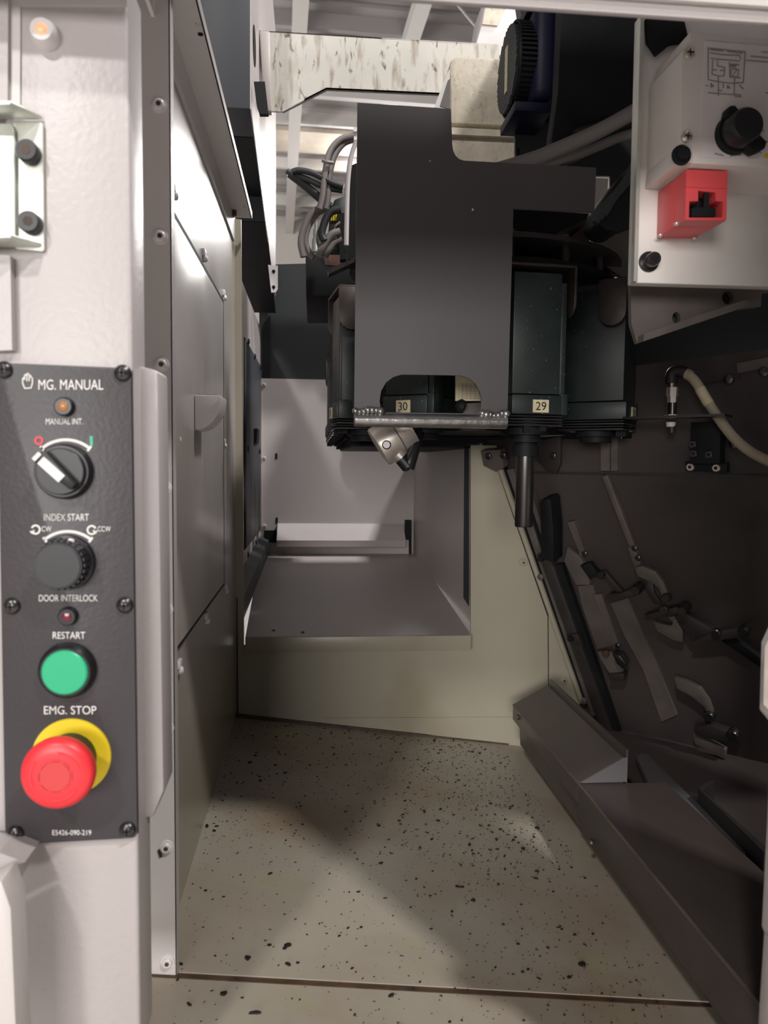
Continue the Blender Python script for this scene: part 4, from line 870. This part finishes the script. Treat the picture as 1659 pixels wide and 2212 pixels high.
# main slanted frame rails by the cream wall
fr_ = s_thing('frame_rail', 'pair of long slanted cream rails along the cream wall edge', 'rail', 1290, 1600)
s_bar(fr_, 'edge_rail', (1085, 1003), (1263, 1512), 9, 0.012, 0.0, 'oily_paint', 0.001)
s_bar(fr_, 'groove', (1092, 1001), (1272, 1520), 4, 0.008, 0.0, 'black_part')
s_bar(fr_, 'inner_rail', (1108, 1010), (1290, 1540), 16, 0.010, 0.0, 'rail_paint', 0.001)
for q in [Z7(425, 795), Z7(660, 1468)]: s_bolt(fr_, q, 0.005, 0.004, 0.010, 'rail_paint')
s_poly(fr_, 'top_bracket', [(1050, 968), (1092, 966), (1100, 1005), (1082, 1012), (1056, 1000)], 0.016, 0.002, 'rail_paint', 0.001)
s_bolt(fr_, (1088, 983), 0.005, 0.004, 0.018); s_bolt(fr_, (1056, 985), 0.005, 0.004, 0.018)
s2 = s_thing('slide_rail', 'long slanted dark slide rail with oily mottled face', 'rail', 1340, 1630)
s_bar(s2, 'groove', (1150, 1095), (1310, 1580), 10, 0.006, 0.002, 'black_part')
s_bar(s2, 'rail_body', (1190, 1205), (1345, 1640), 24, 0.016, 0.004, 'link_steel', 0.001)
s_bar(s2, 'dark_edge', (1212, 1215), (1362, 1650), 16, 0.010, 0.004, 'black_part')
s_bar(s2, 'upper_strip', (1152, 1060), (1196, 1195), 10, 0.012, 0.004, 'rail_paint')
for q in [Z7(440, 685), Z7(600, 1118)]:
    s_poly(s2, 'clamp', [(q[0]-10, q[1]-8), (q[0]+14, q[1]-10), (q[0]+26, q[1]+16), (q[0]+4, q[1]+12)], 0.010, 0.016, 'link_steel', 0.001); s_bolt(s2, q, 0.005, 0.012, 0.018, 'black_part')
o = s_thing('stop_block', 'black upright stop block on the slanted rails', 'block', 1200, 1200)
s_poly(o, 'block', [Z2(95, 225), Z2(150, 212), Z2(168, 230), Z2(186, 420), Z2(186, 670), Z2(95, 635)], 0.03, 0.01, 'black_part', 0.002)
o = s_thing('bracket_plate', 'dark brown plate hanging beside the tool tip', 'plate', 1190, 1000)
s_poly(o, 'plate', [(1165, 950), (1215, 940), (1214, 1000), (1206, 1022), (1188, 1015), (1160, 985)], 0.006, 0.004, 'link_steel', 0.001); s_bolt(o, (1196, 985), 0.005, 0.004, 0.010)
# upright and raking guide strip
g1 = empty('guide_rail', aD(1320, 1018), 'tall pale guide rail bent at the wall seam', 'rail')
b = MB(); b.prism([aD(*q) for q in [(1303, 920), (1322, 920), (1322, 1017), (1303, 1017)]], nD*0.008); b.build('upper_left_leaf', 'rail_paint', g1)
b = MB(); b.prism([aD(*q) for q in [(1323, 920), (1337, 920), (1337, 1017), (1323, 1017)]], nD*0.004); b.build('upper_right_leaf', 'rail_paint', g1)
s_bar(g1, 'raking_leaf', (1312, 1024), (1371, 1176), 13, 0.010, 0, 'rail_paint', 0.001)
s_bar(g1, 'bolted_end', (1370, 1175), (1386, 1220), 15, 0.013, 0, 'rail_paint', 0.001)
s_bolt(g1, Z2(704, 612), 0.004, 0.003, 0.013); s_bolt(g1, Z2(728, 680), 0.004, 0.003, 0.013)
# links
def link(name, label, group='shutter linkage arms', *parts):
    o = s_thing(name, label, 'link', *parts[0][1][0], group)
    for k, (nm, pts, h, up, mt) in enumerate(parts): s_poly(o, nm, pts, h, up, mt, 0.0008)
    return o
o = link('hook_link', 'curved hook shaped link under the pale guide rail', 'shutter linkage arms',
  ('hook', [Z2(*q) for q in [(718, 735), (768, 728), (862, 765), (922, 840), (972, 975), (950, 1000), (905, 930), (890, 885), (838, 842), (740, 802)]], 0.008, 0.02, 'rail_paint'),
  ('shadow_leaf', [Z2(*q) for q in [(740, 802), (838, 842), (850, 930), (900, 1000), (850, 1010), (780, 900)]], 0.004, 0.012, 'link_steel'))
s_bolt(o, Z2(940, 955), 0.006, 0.010, 0.024, 'link_steel')
o = link('cross_link', 'straight cross link with round pin right of the hook link', 'shutter linkage arms',
  ('arm', [Z2(*q) for q in [(795, 1070), (1060, 1000), (1085, 1020), (1080, 1052), (805, 1108)]], 0.012, 0.022, 'link_steel'))
s_bolt(o, Z2(1075, 1025), 0.007, 0.02, 0.022); s_bolt(o, Z2(918, 1050), 0.006, 0.006, 0.034, 'link_steel')
o = link('curved_link', 'pale curved link just below the straight cross link', 'shutter linkage arms',
  ('arm', [Z2(*q) for q in [(850, 1120), (975, 1160), (990, 1130), (950, 1090), (1000, 1085), (1060, 1190), (1060, 1270), (990, 1255), (875, 1190)]], 0.008, 0.012, 'rail_paint'))
o = link('short_link', 'short dark cross link with spring pin left of the hook', 'shutter linkage arms',
  ('arm', [Z2(*q) for q in [(520, 960), (540, 920), (620, 915), (735, 868), (765, 890), (755, 925), (545, 988)]], 0.012, 0.022, 'link_steel'))
s_bolt(o, Z2(740, 885), 0.007, 0.018, 0.024)
o = link('twin_link', 'two thin dark bars crossing above the short link', 'shutter linkage arms',
  ('bar', [Z2(*q) for q in [(460, 770), (500, 760), (640, 920), (600, 935)]], 0.008, 0.018, 'link_steel'),
  ('bar', [Z2(*q) for q in [(330, 720), (400, 700), (470, 790), (400, 820)]], 0.010, 0.014, 'black_part'))
s_bolt(o, Z2(470, 795), 0.006, 0.008, 0.024, 'dark_steel')
g2 = s_thing('guide_rail', 'shorter inner guide rail left of the tall pale one', 'rail', *Z2(600, 1310))
s_poly(g2, 'upper_strip', [Z2(*q) for q in [(235, 415), (285, 405), (370, 650), (330, 655)]], 0.008, 0, 'rail_paint')
s_poly(g2, 'middle_plate', [Z2(*q) for q in [(240, 590), (330, 660), (390, 760), (400, 860), (300, 860), (215, 690)]], 0.010, 0.002, 'rail_paint', 0.001)
s_poly(g2, 'lower_strip', [Z2(*q) for q in [(420, 930), (480, 925), (610, 1300), (570, 1310)]], 0.008, 0, 'rail_paint')
s_poly(g2, 'face_panel', [Z2(*q) for q in [(300, 880), (405, 870), (560, 1300), (440, 1330), (330, 1020)]], 0.003, 0, 'rail_paint')
s_bolt(g2, Z2(345, 650), 0.004, 0.003, 0.010); s_bolt(g2, Z2(580, 1310), 0.004, 0.003, 0.008)
o = s_thing('centre_panel', 'lighter rectangular panel between the two guide rails', 'panel', *Z2(700, 1330))
s_poly(o, 'panel', [Z2(*q) for q in [(530, 985), (660, 960), (820, 1330), (1010, 1800), (900, 1850), (770, 1480), (640, 1240)]], 0.004, 0, 'rail_paint')
o = link('cross_link', 'long straight cross link near the right border', 'shutter linkage arms',
  ('arm', [Z2(*q) for q in [(1130, 1262), (1280, 1190), (1490, 1150), (1520, 1180), (1515, 1222), (1300, 1252)]], 0.012, 0.022, 'link_steel'))
s_bolt(o, Z2(1500, 1185), 0.007, 0.014, 0.024); s_bolt(o, Z2(1290, 1215), 0.006, 0.006, 0.034)
o = link('push_rod', 'dark diagonal rod running down to the right border', 'shutter linkage arms',
  ('rod', [Z2(*q) for q in [(1340, 1258), (1440, 1240), (1720, 1450), (1700, 1500)]], 0.010, 0.014, 'black_part'))
o = link('upper_arm', 'dark arm joining the two straight cross links', 'shutter linkage arms',
  ('arm', [Z2(*q) for q in [(1000, 1080), (1070, 1050), (1300, 1190), (1260, 1250), (1130, 1260)]], 0.010, 0.014, 'link_steel'))
o = link('lower_hook_link', 'lower curved hook link in the dark area', 'shutter linkage arms',
  ('hook', [Z3(*q) for q in [(1000, 360), (1100, 392), (1190, 440), (1250, 530), (1290, 650), (1265, 690), (1215, 570), (1130, 500), (1020, 440)]], 0.008, 0.02, 'rail_paint'))
s_bolt(o, Z3(1250, 640), 0.007, 0.010, 0.024)
o = link('lower_link', 'straight brown link below the lower hook', 'shutter linkage arms',
  ('arm', [Z3(*q) for q in [(1140, 755), (1370, 875), (1365, 940), (1150, 830)]], 0.010, 0.016, 'rail_paint'))
o = link('swing_link', 'dark swinging link beside the lower hook link', 'shutter linkage arms',
  ('arm', [Z3(*q) for q in [(1150, 700), (1270, 690), (1420, 740), (1430, 800), (1290, 790), (1160, 750)]], 0.014, 0.02, 'link_steel'))
s_bolt(o, Z3(1420, 770), 0.008, 0.012, 0.026)
o = link('catch_plate', 'small light catch with bright roller left of centre panel', 'shutter linkage arms',
  ('plate', [Z3(*q) for q in [(450, 175), (545, 180), (640, 330), (560, 365), (470, 230)]], 0.008, 0.006, 'rail_paint'),
  ('bar', [Z3(*q) for q in [(540, 330), (650, 320), (650, 370), (550, 370)]], 0.014, 0.008, 'link_steel'),
  ('roller', [Z3(*q) for q in [(570, 180), (620, 190), (665, 250), (655, 290), (600, 250)]], 0.014, 0.016, 'dark_steel'))
s_bolt(o, Z3(500, 200), 0.005, 0.006, 0.014, 'rust')

# ================================================================== FLOOR CABLE DUCT
XDU = 0.29; zd = aX(1245, 1688, XDU).z; yF0 = aX(1108, 1522, XDU).y; yW = aX(1248, 1690, XDU).y
du = empty('floor_duct', V((XDU+0.03, 0.8, fz(XDU, 0.8))), 'long brown folded steel cable duct along the floor', 'cable duct')
b = MB(); b.prism([(XDU, 0.30, zd), (XDU+0.10, 0.30, zd-0.002), (XDU+0.10, 0.30, zd-0.06), (XDU+0.012, 0.30, zd-0.06), (XDU+0.012, 0.30, zd-0.042), (XDU, 0.30, zd-0.042)], (0, yW-0.30, 0)); b.build('main_channel', 'duct_brown', du, bevel=0.0008)
b = MB(); b.prism([(XDU, yW, zd), (XDU+0.052, yW, zd), (XDU+0.052, yW, zd-0.06), (XDU+0.012, yW, zd-0.06), (XDU+0.010, yW, zd-0.024), (XDU, yW, zd-0.022)], (0, yF0-yW, 0)); b.build('rear_channel', 'duct_brown', du, bevel=0.0008)
b = MB(); b.prism([(XDU, yW, zd), (XDU+0.054, yW, zd), (XDU+0.054, yW, zd+0.027), (XDU+0.05, yW, zd+0.027)], (0, yF0-yW, 0)); b.build('sloped_cover', 'duct_brown', du)
b = MB(); b.prism([(XDU+0.002, yW-0.0015, zd+0.0005), (XDU+0.055, yW-0.0015, zd+0.0005), (XDU+0.055, yW-0.0015, zd+0.0275), (XDU+0.051, yW-0.0015, zd+0.0275)], (0, 0.0015, 0)); b.build('end_cap', 'duct_end', du)
b = MB(); b.box((XDU-0.0005, 0.31, zd-0.0015), (XDU+0.001, yF0, zd+0.0008)); b.build('folded_edge', 'rail_paint', du)
for q in [(1119, 1549), (1277, 1820)]:
    p = aX(*q, XDU); b = MB(); b.rev(p, p-V((0.002, 0, 0)), [(0, 0.004), (1, 0.003)], 14); b.build('rivet', 'dark_steel', du, smooth=True)
b = MB(); b.prism([(XDU+0.054, yW, zd+0.036), (XDU+0.054, yF0, zd+0.036), (XDU+0.054, yF0, zd-0.02), (XDU+0.054, yW, zd-0.02)], (0.002, 0, 0)); b.build('rear_flange', 'duct_brown', du)
# dark sump between duct and raking wall, with a lit strip
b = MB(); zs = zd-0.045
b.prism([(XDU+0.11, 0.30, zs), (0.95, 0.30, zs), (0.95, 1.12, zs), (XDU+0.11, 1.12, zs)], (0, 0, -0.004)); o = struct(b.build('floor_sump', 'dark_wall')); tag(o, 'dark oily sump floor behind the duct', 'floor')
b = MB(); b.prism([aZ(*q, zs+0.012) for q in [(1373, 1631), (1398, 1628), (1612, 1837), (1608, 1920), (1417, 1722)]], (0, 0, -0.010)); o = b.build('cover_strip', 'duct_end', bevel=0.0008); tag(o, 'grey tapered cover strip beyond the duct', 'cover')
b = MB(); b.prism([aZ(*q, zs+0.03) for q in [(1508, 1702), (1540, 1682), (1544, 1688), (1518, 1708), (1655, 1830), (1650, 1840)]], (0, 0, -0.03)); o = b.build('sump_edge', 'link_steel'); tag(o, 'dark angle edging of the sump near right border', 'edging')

# ================================================================== OPERATOR PANEL
YC = YP-0.0012
cp = empty('operator_panel', aY(150, 1812, YC), 'dark grey operator panel with knobs, green button and emergency stop', 'control panel')
def rounded(c, r=10, n=4):
    out = []; k = len(c)
    for i in range(k):
        p, a, bb = V((*c[i], 0)), V((*c[i-1], 0)), V((*c[(i+1) % k], 0)); d1, d2 = (a-p).normalized(), (bb-p).normalized()
        s, e = p+d1*r, p+d2*r
        for j in range(n+1):
            t = j/n; q = s*(1-t)**2+p*2*t*(1-t)+e*t*t; out.append((q.x, q.y))
    return out
b = MB(); b.prism([aY(*q, YC) for q in rounded([(-4, 784), (285, 796), (298, 1807), (14, 1823)], 14)], (0, -0.0018, 0)); b.build('face_plate', 'panel_grey', cp, bevel=0.0004)
YC -= 0.0018
b = MB(); b.prism([aY(*q, YC+0.0003) for q in [(284.5, 800), (287, 800), (300, 1800), (297.5, 1800)]], (0, -0.0002, 0)); b.build('edge_line', 'black_part', cp)
for q in [(9, 799), (265, 806), (26, 1309), (270, 1307), (34, 1800), (276, 1792)]:
    p = aY(*q, YC); b = MB(); b.rev(p, p+NY*0.0028, [(0, 0.0046), (0.4, 0.0043), (0.8, 0.003), (1, 0.0012)], 24); s_ = b.build('screw', 'dark_steel', cp, smooth=True)
    b = MB(); b.box((p.x-.0022, p.y-.0031, p.z-.0005), (p.x+.0022, p.y-.0024, p.z+.0005)); b.box((p.x-.0005, p.y-.0031, p.z-.0022), (p.x+.0005, p.y-.0024, p.z+.0022)); b.build('cross_slot', 'black_part', s_)
text('MG. MANUAL', 83, 223, 820, 842, YC, 'white_print', cp)
text('MANUAL INT.', 99, 179, 904, 917, YC, 'white_print', cp)
text('INDEX START', 95, 192, 1110, 1125, YC, 'white_print', cp)
text('CW', 90, 111, 1137, 1148, YC, 'white_print', cp)
text('CCW', 211, 239, 1137, 1148, YC, 'white_print', cp)
text('DOOR INTERLOCK', 84, 211, 1285, 1299, YC, 'white_print', cp)
text('RESTART', 114, 184, 1365, 1380, YC, 'white_print', cp)
text('EMG. STOP', 95, 208, 1525, 1543, YC, 'white_print', cp)
text('E5426-090-219', 113, 197, 1793, 1804, YC, 'white_print', cp)
b = MB(); hx, hy = 60, 823
b.strokes([[(53, 838), (49, 828), (49, 818), (51, 816), (53, 820), (53, 811), (56, 809), (58, 812), (58, 808), (61, 807), (63, 811), (66, 811), (67, 815), (70, 817), (70, 828), (67, 838), (53, 839)], [(58, 812), (58, 823)], [(63, 811), (63, 823)]], 2.2, YC); b.build('hand_symbol', 'white_print', cp)
b = MB(); b.strokes([arc_px(84, 952, 7.5, 0, 360, 20)], 5, YC); b.build('off_symbol', 'red_print', cp)
b = MB(); b.strokes([[(197, 944), (197.5, 961)]], 6.5, YC); b.build('on_symbol', 'green_print', cp)
for (x0, x1, yb, yt) in [(90, 194, 969, 950), (96, 197, 1166, 1148)]:
    b = MB(); ch = (x1-x0)/2; sg = yb-yt; R = (ch*ch+sg*sg)/(2*sg); cx, cy = (x0+x1)/2, yt+R; a0 = math.degrees(math.asin(ch/R))
    b.strokes([arc_px(cx, cy, R, 90+a0, 90-a0, 14)], 6, YC); b.strokes([[(x0-2, yb-4), (x0+4, yb+4)], [(x1+2, yb-4), (x1-4, yb+4)]], 5, YC); b.build('arc_mark', 'white_print', cp)
b = MB(); b.strokes([arc_px(77, 1144, 9, 150, -150, 16)], 3.6, YC); b.strokes([[(66, 1148), (70, 1152), (73, 1146)]], 3, YC); b.build('clockwise_symbol', 'white_print', cp)
b = MB(); b.strokes([arc_px(198, 1145, 9, 30, 330, 16)], 3.6, YC); b.strokes([[(202, 1146), (206, 1152), (209, 1147)]], 3, YC); b.build('counterclockwise_symbol', 'white_print', cp)
def px2m(px, Y=YC): return px/F*Y*1.02
def ind(px, py, lens):
    p = aY(px, py, YC); b = MB(); b.rev(p, p+NY*0.004, [(0, 0.0052), (0.7, 0.0050), (1, 0.0042)], 28); o = b.build('indicator_light', 'black_plastic', cp, smooth=True)
    b = MB(); b.rev(p+NY*0.0038, p+NY*0.0048, [(0, 0.0028), (0.6, 0.0024), (1, 0.0008)], 18); b.build('lens', lens, o, smooth=True)
ind(141, 879, 'amber'); ind(149, 1330, 'red_lens')
# two position rotary switch
p = aY(141, 1018, YC); b = MB(); b.rev(p, p+NY*0.006, [(0, px2m(57)), (0.7, px2m(56)), (1, px2m(52))], 44); sw = b.build('rotary_switch', 'black_plastic', cp, smooth=True)
b = MB(); b.rev(p+NY*0.006, p+NY*0.009, [(0, px2m(47)), (0.8, px2m(47)), (1, px2m(45))], 44); b.build('knob_face', 'knob_grey', sw, smooth=True)
dirv = (V((1, 0, -1))).normalized(); dirv = V((0.73, 0, -0.68)).normalized(); sd = V((0.68, 0, 0.73)).normalized(); fc = p+NY*0.009
b = MB(); e0, e1 = fc-dirv*px2m(46), fc+dirv*px2m(44); b.prism([e0-sd*px2m(15), e0+sd*px2m(15), e1+sd*px2m(9), e1-sd*px2m(9)], NY*0.006); b.build('grip', 'black_plastic', sw, bevel=0.0008)
f2 = fc+NY*0.0061-sd*px2m(3)
b = MB(); e0, e1 = f2-dirv*px2m(36), f2+dirv*px2m(18); b.prism([e0-sd*px2m(9), e0+sd*px2m(9), e1+sd*px2m(9), e1-sd*px2m(9)], NY*0.0006); b.build('pointer', 'white_print', sw)
b = MB(); e0, e1 = f2-dirv*px2m(50), f2-dirv*px2m(42); b.prism([e0-sd*px2m(9), e0+sd*px2m(9), e1+sd*px2m(9), e1-sd*px2m(9)], NY*0.0006); b.build('pointer_tip', 'white_print', sw)
# knurled index knob
p = aY(146, 1214, YC); b = MB(); b.rev(p, p+NY*0.016, [(0, px2m(57)), (0.25, px2m(56)), (0.3, px2m(50)), (0.9, px2m(48)), (1, px2m(46))], 44); ik = b.build('index_knob', 'black_plastic', cp, smooth=True)
b = MB(); b.rev(p+NY*0.016, p+NY*0.0166, [(0, px2m(44)), (1, px2m(43))], 44); b.build('knob_cap', 'knob_grey', ik, smooth=True)
for k in range(26):
    a = 2*math.pi*k/26; d = V((math.cos(a), 0, math.sin(a))); b = MB(); b.bar(p+NY*0.005+d*px2m(48.5), p+NY*0.0145+d*px2m(47), 0.0016, d, 0.0009); b.build('knurl', 'black_plastic', ik)
d = V((0.34, 0, 0.94)); q = p+NY*0.008+d*px2m(49); b = MB(); b.rev(q, q+d*0.0012, [(0, 0.0018), (1, 0.0015)], 14); b.build('index_dot', 'white_print', ik, smooth=True)
# green push button
p = aY(148, 1446, YC); b = MB(); b.rev(p, p+NY*0.006, [(0, px2m(58)), (0.6, px2m(57)), (1, px2m(50))], 44); pb = b.build('push_button', 'black_plastic', cp, smooth=True)
b = MB(); b.rev(p+NY*0.005, p+NY*0.0075, [(0, px2m(46)), (0.7, px2m(46)), (1, px2m(43))], 44); b.build('button_cap', 'green', pb, smooth=True)
# emergency stop
p = aY(155, 1634, YC); b = MB(); b.rev(p, p+NY*0.0012, [(0, px2m(81)), (1, px2m(80))], 56); es = b.build('emergency_stop', 'yellow', cp, smooth=True)
b = MB(); b.rev(p+NY*0.001, p+NY*0.018, [(0, px2m(52)), (0.5, px2m(50)), (1, px2m(44))], 44); b.build('stem', 'knob_grey', es, smooth=True)
hdp = p+NY*0.017
b = MB(); b.rev(hdp, hdp+NY*0.0105, [(0, px2m(64)), (0.15, px2m(70)), (0.5, px2m(72)), (0.8, px2m(68)), (0.93, px2m(60)), (1, px2m(45)), (1.0, px2m(30))], 56); b.build('mushroom_head', 'red', es, smooth=True)
b = MB(); f3 = hdp+NY*0.0105; b.rev(f3, f3+NY*0.0004, [(0, px2m(30)), (1, px2m(29))], 40); b.build('centre_disc', 'red_inlay', es, smooth=True)
for k in range(8):
    a0 = 2*math.pi*k/8; b = MB(); pts = []
    for rr, sgn in ((px2m(33), 1), (px2m(31), -1)):
        seg = [f3+NY*0.0003+V((math.cos(a0+sgn*t*0.26/4), 0, math.sin(a0+sgn*t*0.26/4)))*rr for t in range(-4, 5)]
        pts += seg
    b.prism(pts, NY*0.0004); b.build('dash_mark', 'red_print', es)
for k in range(3):
    a0 = 2*math.pi*k/3+0.9; b = MB(); pts = []
    for rr, sgn in ((px2m(50), 1), (px2m(45), -1)):
        pts += [f3+NY*-0.0003+V((math.cos(a0+sgn*t*0.55/6), 0, math.sin(a0+sgn*t*0.55/6)))*rr for t in range(-6, 7)]
    b.prism(pts, NY*0.0007); b.build('turn_arrow', 'red', es)

# ---- zinc latch bracket with two black screws on the post
lb = empty('latch_bracket', aY(60, 545, YP), 'zinc plated latch bracket with two black socket screws', 'bracket')
b = MB(); b.prism([aY(*q, YP-.0003) for q in rounded([(30, 262), (96, 268), (99, 546), (34, 540)], 8)], (0, -0.0022, 0)); b.build('back_plate', 'zinc', lb, bevel=0.0004)
for (y0, y1) in [(246, 272), (524, 546)]:
    b = MB(); p0, p1 = aY(-60, (y0+y1)/2, YP-0.002), aY(92, (y0+y1)/2, YP-.002); b.prism([p0, p1, p1+NY*0.016+V((-0.010, 0, 0)), p0+NY*0.016], (0, 0, 0.0022)); b.build('tab', 'zinc', lb, bevel=0.0006)
b = MB(); b.prism([aY(*q, YP-.0025) for q in [(-60, 270), (30, 272), (36, 285), (38, 520), (-60, 524)]], NY*0.003); b.build('side_leaf', 'zinc', lb, bevel=0.0005)
for q in [(66, 334), (70, 486)]:
    p = aY(*q, YP-.0025); b = MB(); b.rev(p, p+NY*0.007, [(0, 0.0056), (0.85, 0.0056), (1, 0.005)], 28); s_ = b.build('socket_screw', 'black_plastic', lb, smooth=True)
    b = MB(); b.rev(p+NY*0.0069, p+NY*0.0072, [(0, 0.0026), (1, 0.0026)], 6); b.build('socket', 'grime', s_)

# ================================================================== CHIPS ON THE FLOOR
def chip_into(b, x, y, z, L, W, a, h):
    ca, sa = math.cos(a), math.sin(a); k = random.uniform(-0.3, 0.3)
    pts = [(-L/2, -W/2*0.6), (0, -W/2+k*W), (L/2, -W/2*0.4), (L/2*0.9, W/2*0.5), (0.1*L, W/2+k*W), (-L/2*0.8, W/2*0.7)]
    b.prism([(x+ca*u-sa*v, y+sa*u+ca*v, z+0.0002) for u, v in pts], (0, 0, h))
b = MB(); cnt = 0
while cnt < 3400:
    y = YB-0.006-(YB-YT+0.09)*random.random(); x = XL+0.004+random.random()*0.42
    if x > XDU-0.004: continue
    dens = 0.35+0.65*math.exp(-((x-0.2)**2)/0.006)*1.0+0.5*math.exp(-(x-XL)/0.012)+0.9*math.exp(-(YB-y)/0.02)
    if y < 0.75: dens *= 0.5
    if random.random() > dens: continue
    L = min(0.005, 0.0005+random.expovariate(1/0.00075)); W = L*random.uniform(0.2, 0.7)
    dz = 0 if y > YT else -0.0015
    chip_into(b, x, y, fz(x, y)+dz, L, W, random.gauss(0, 0.6), min(W*0.6, 0.001)); cnt += 1
o = b.build('metal_chips', 'chip', kind='stuff'); tag(o, 'fine dark metal chips scattered over the floor pan', 'chips')
for q, L, W, a in [((621, 2044), .006, .004, .3), ((536, 2072), .004, .005, .9), ((540, 1648), .005, .004, .5), ((551, 2186), .0085, .002, 0), ((818, 1785), .004, .0025, 0), ((1022, 1947), .004, .004, -.6), ((1257, 2084), .006, .006, .5), ((483, 2143), .005, .0035, .3), ((447, 1786), .003, .006, .2), ((845, 2148), .005, .002, .5), ((1020, 1625), .005, .003, 0), ((1036, 1628), .004, .003, .2), ((622, 2085), .005, .0022, -.7), ((1130, 1835), .003, .005, .6), ((1160, 1790), .005, .005, 0.2)]:
    p = aZ(*q, fz(0.05, 0.8)); 
    for _ in range(3): p = aZ(*q, fz(p.x, p.y))
    b = MB(); chip_into(b, p.x, p.y, p.z-(0 if p.y > YT else .0015), L, W, a, 0.0015); o = b.build('metal_chip', 'chip'); tag(o, 'larger dark metal flake lying on the floor pan', 'metal chip', 'large flakes on the floor pan')
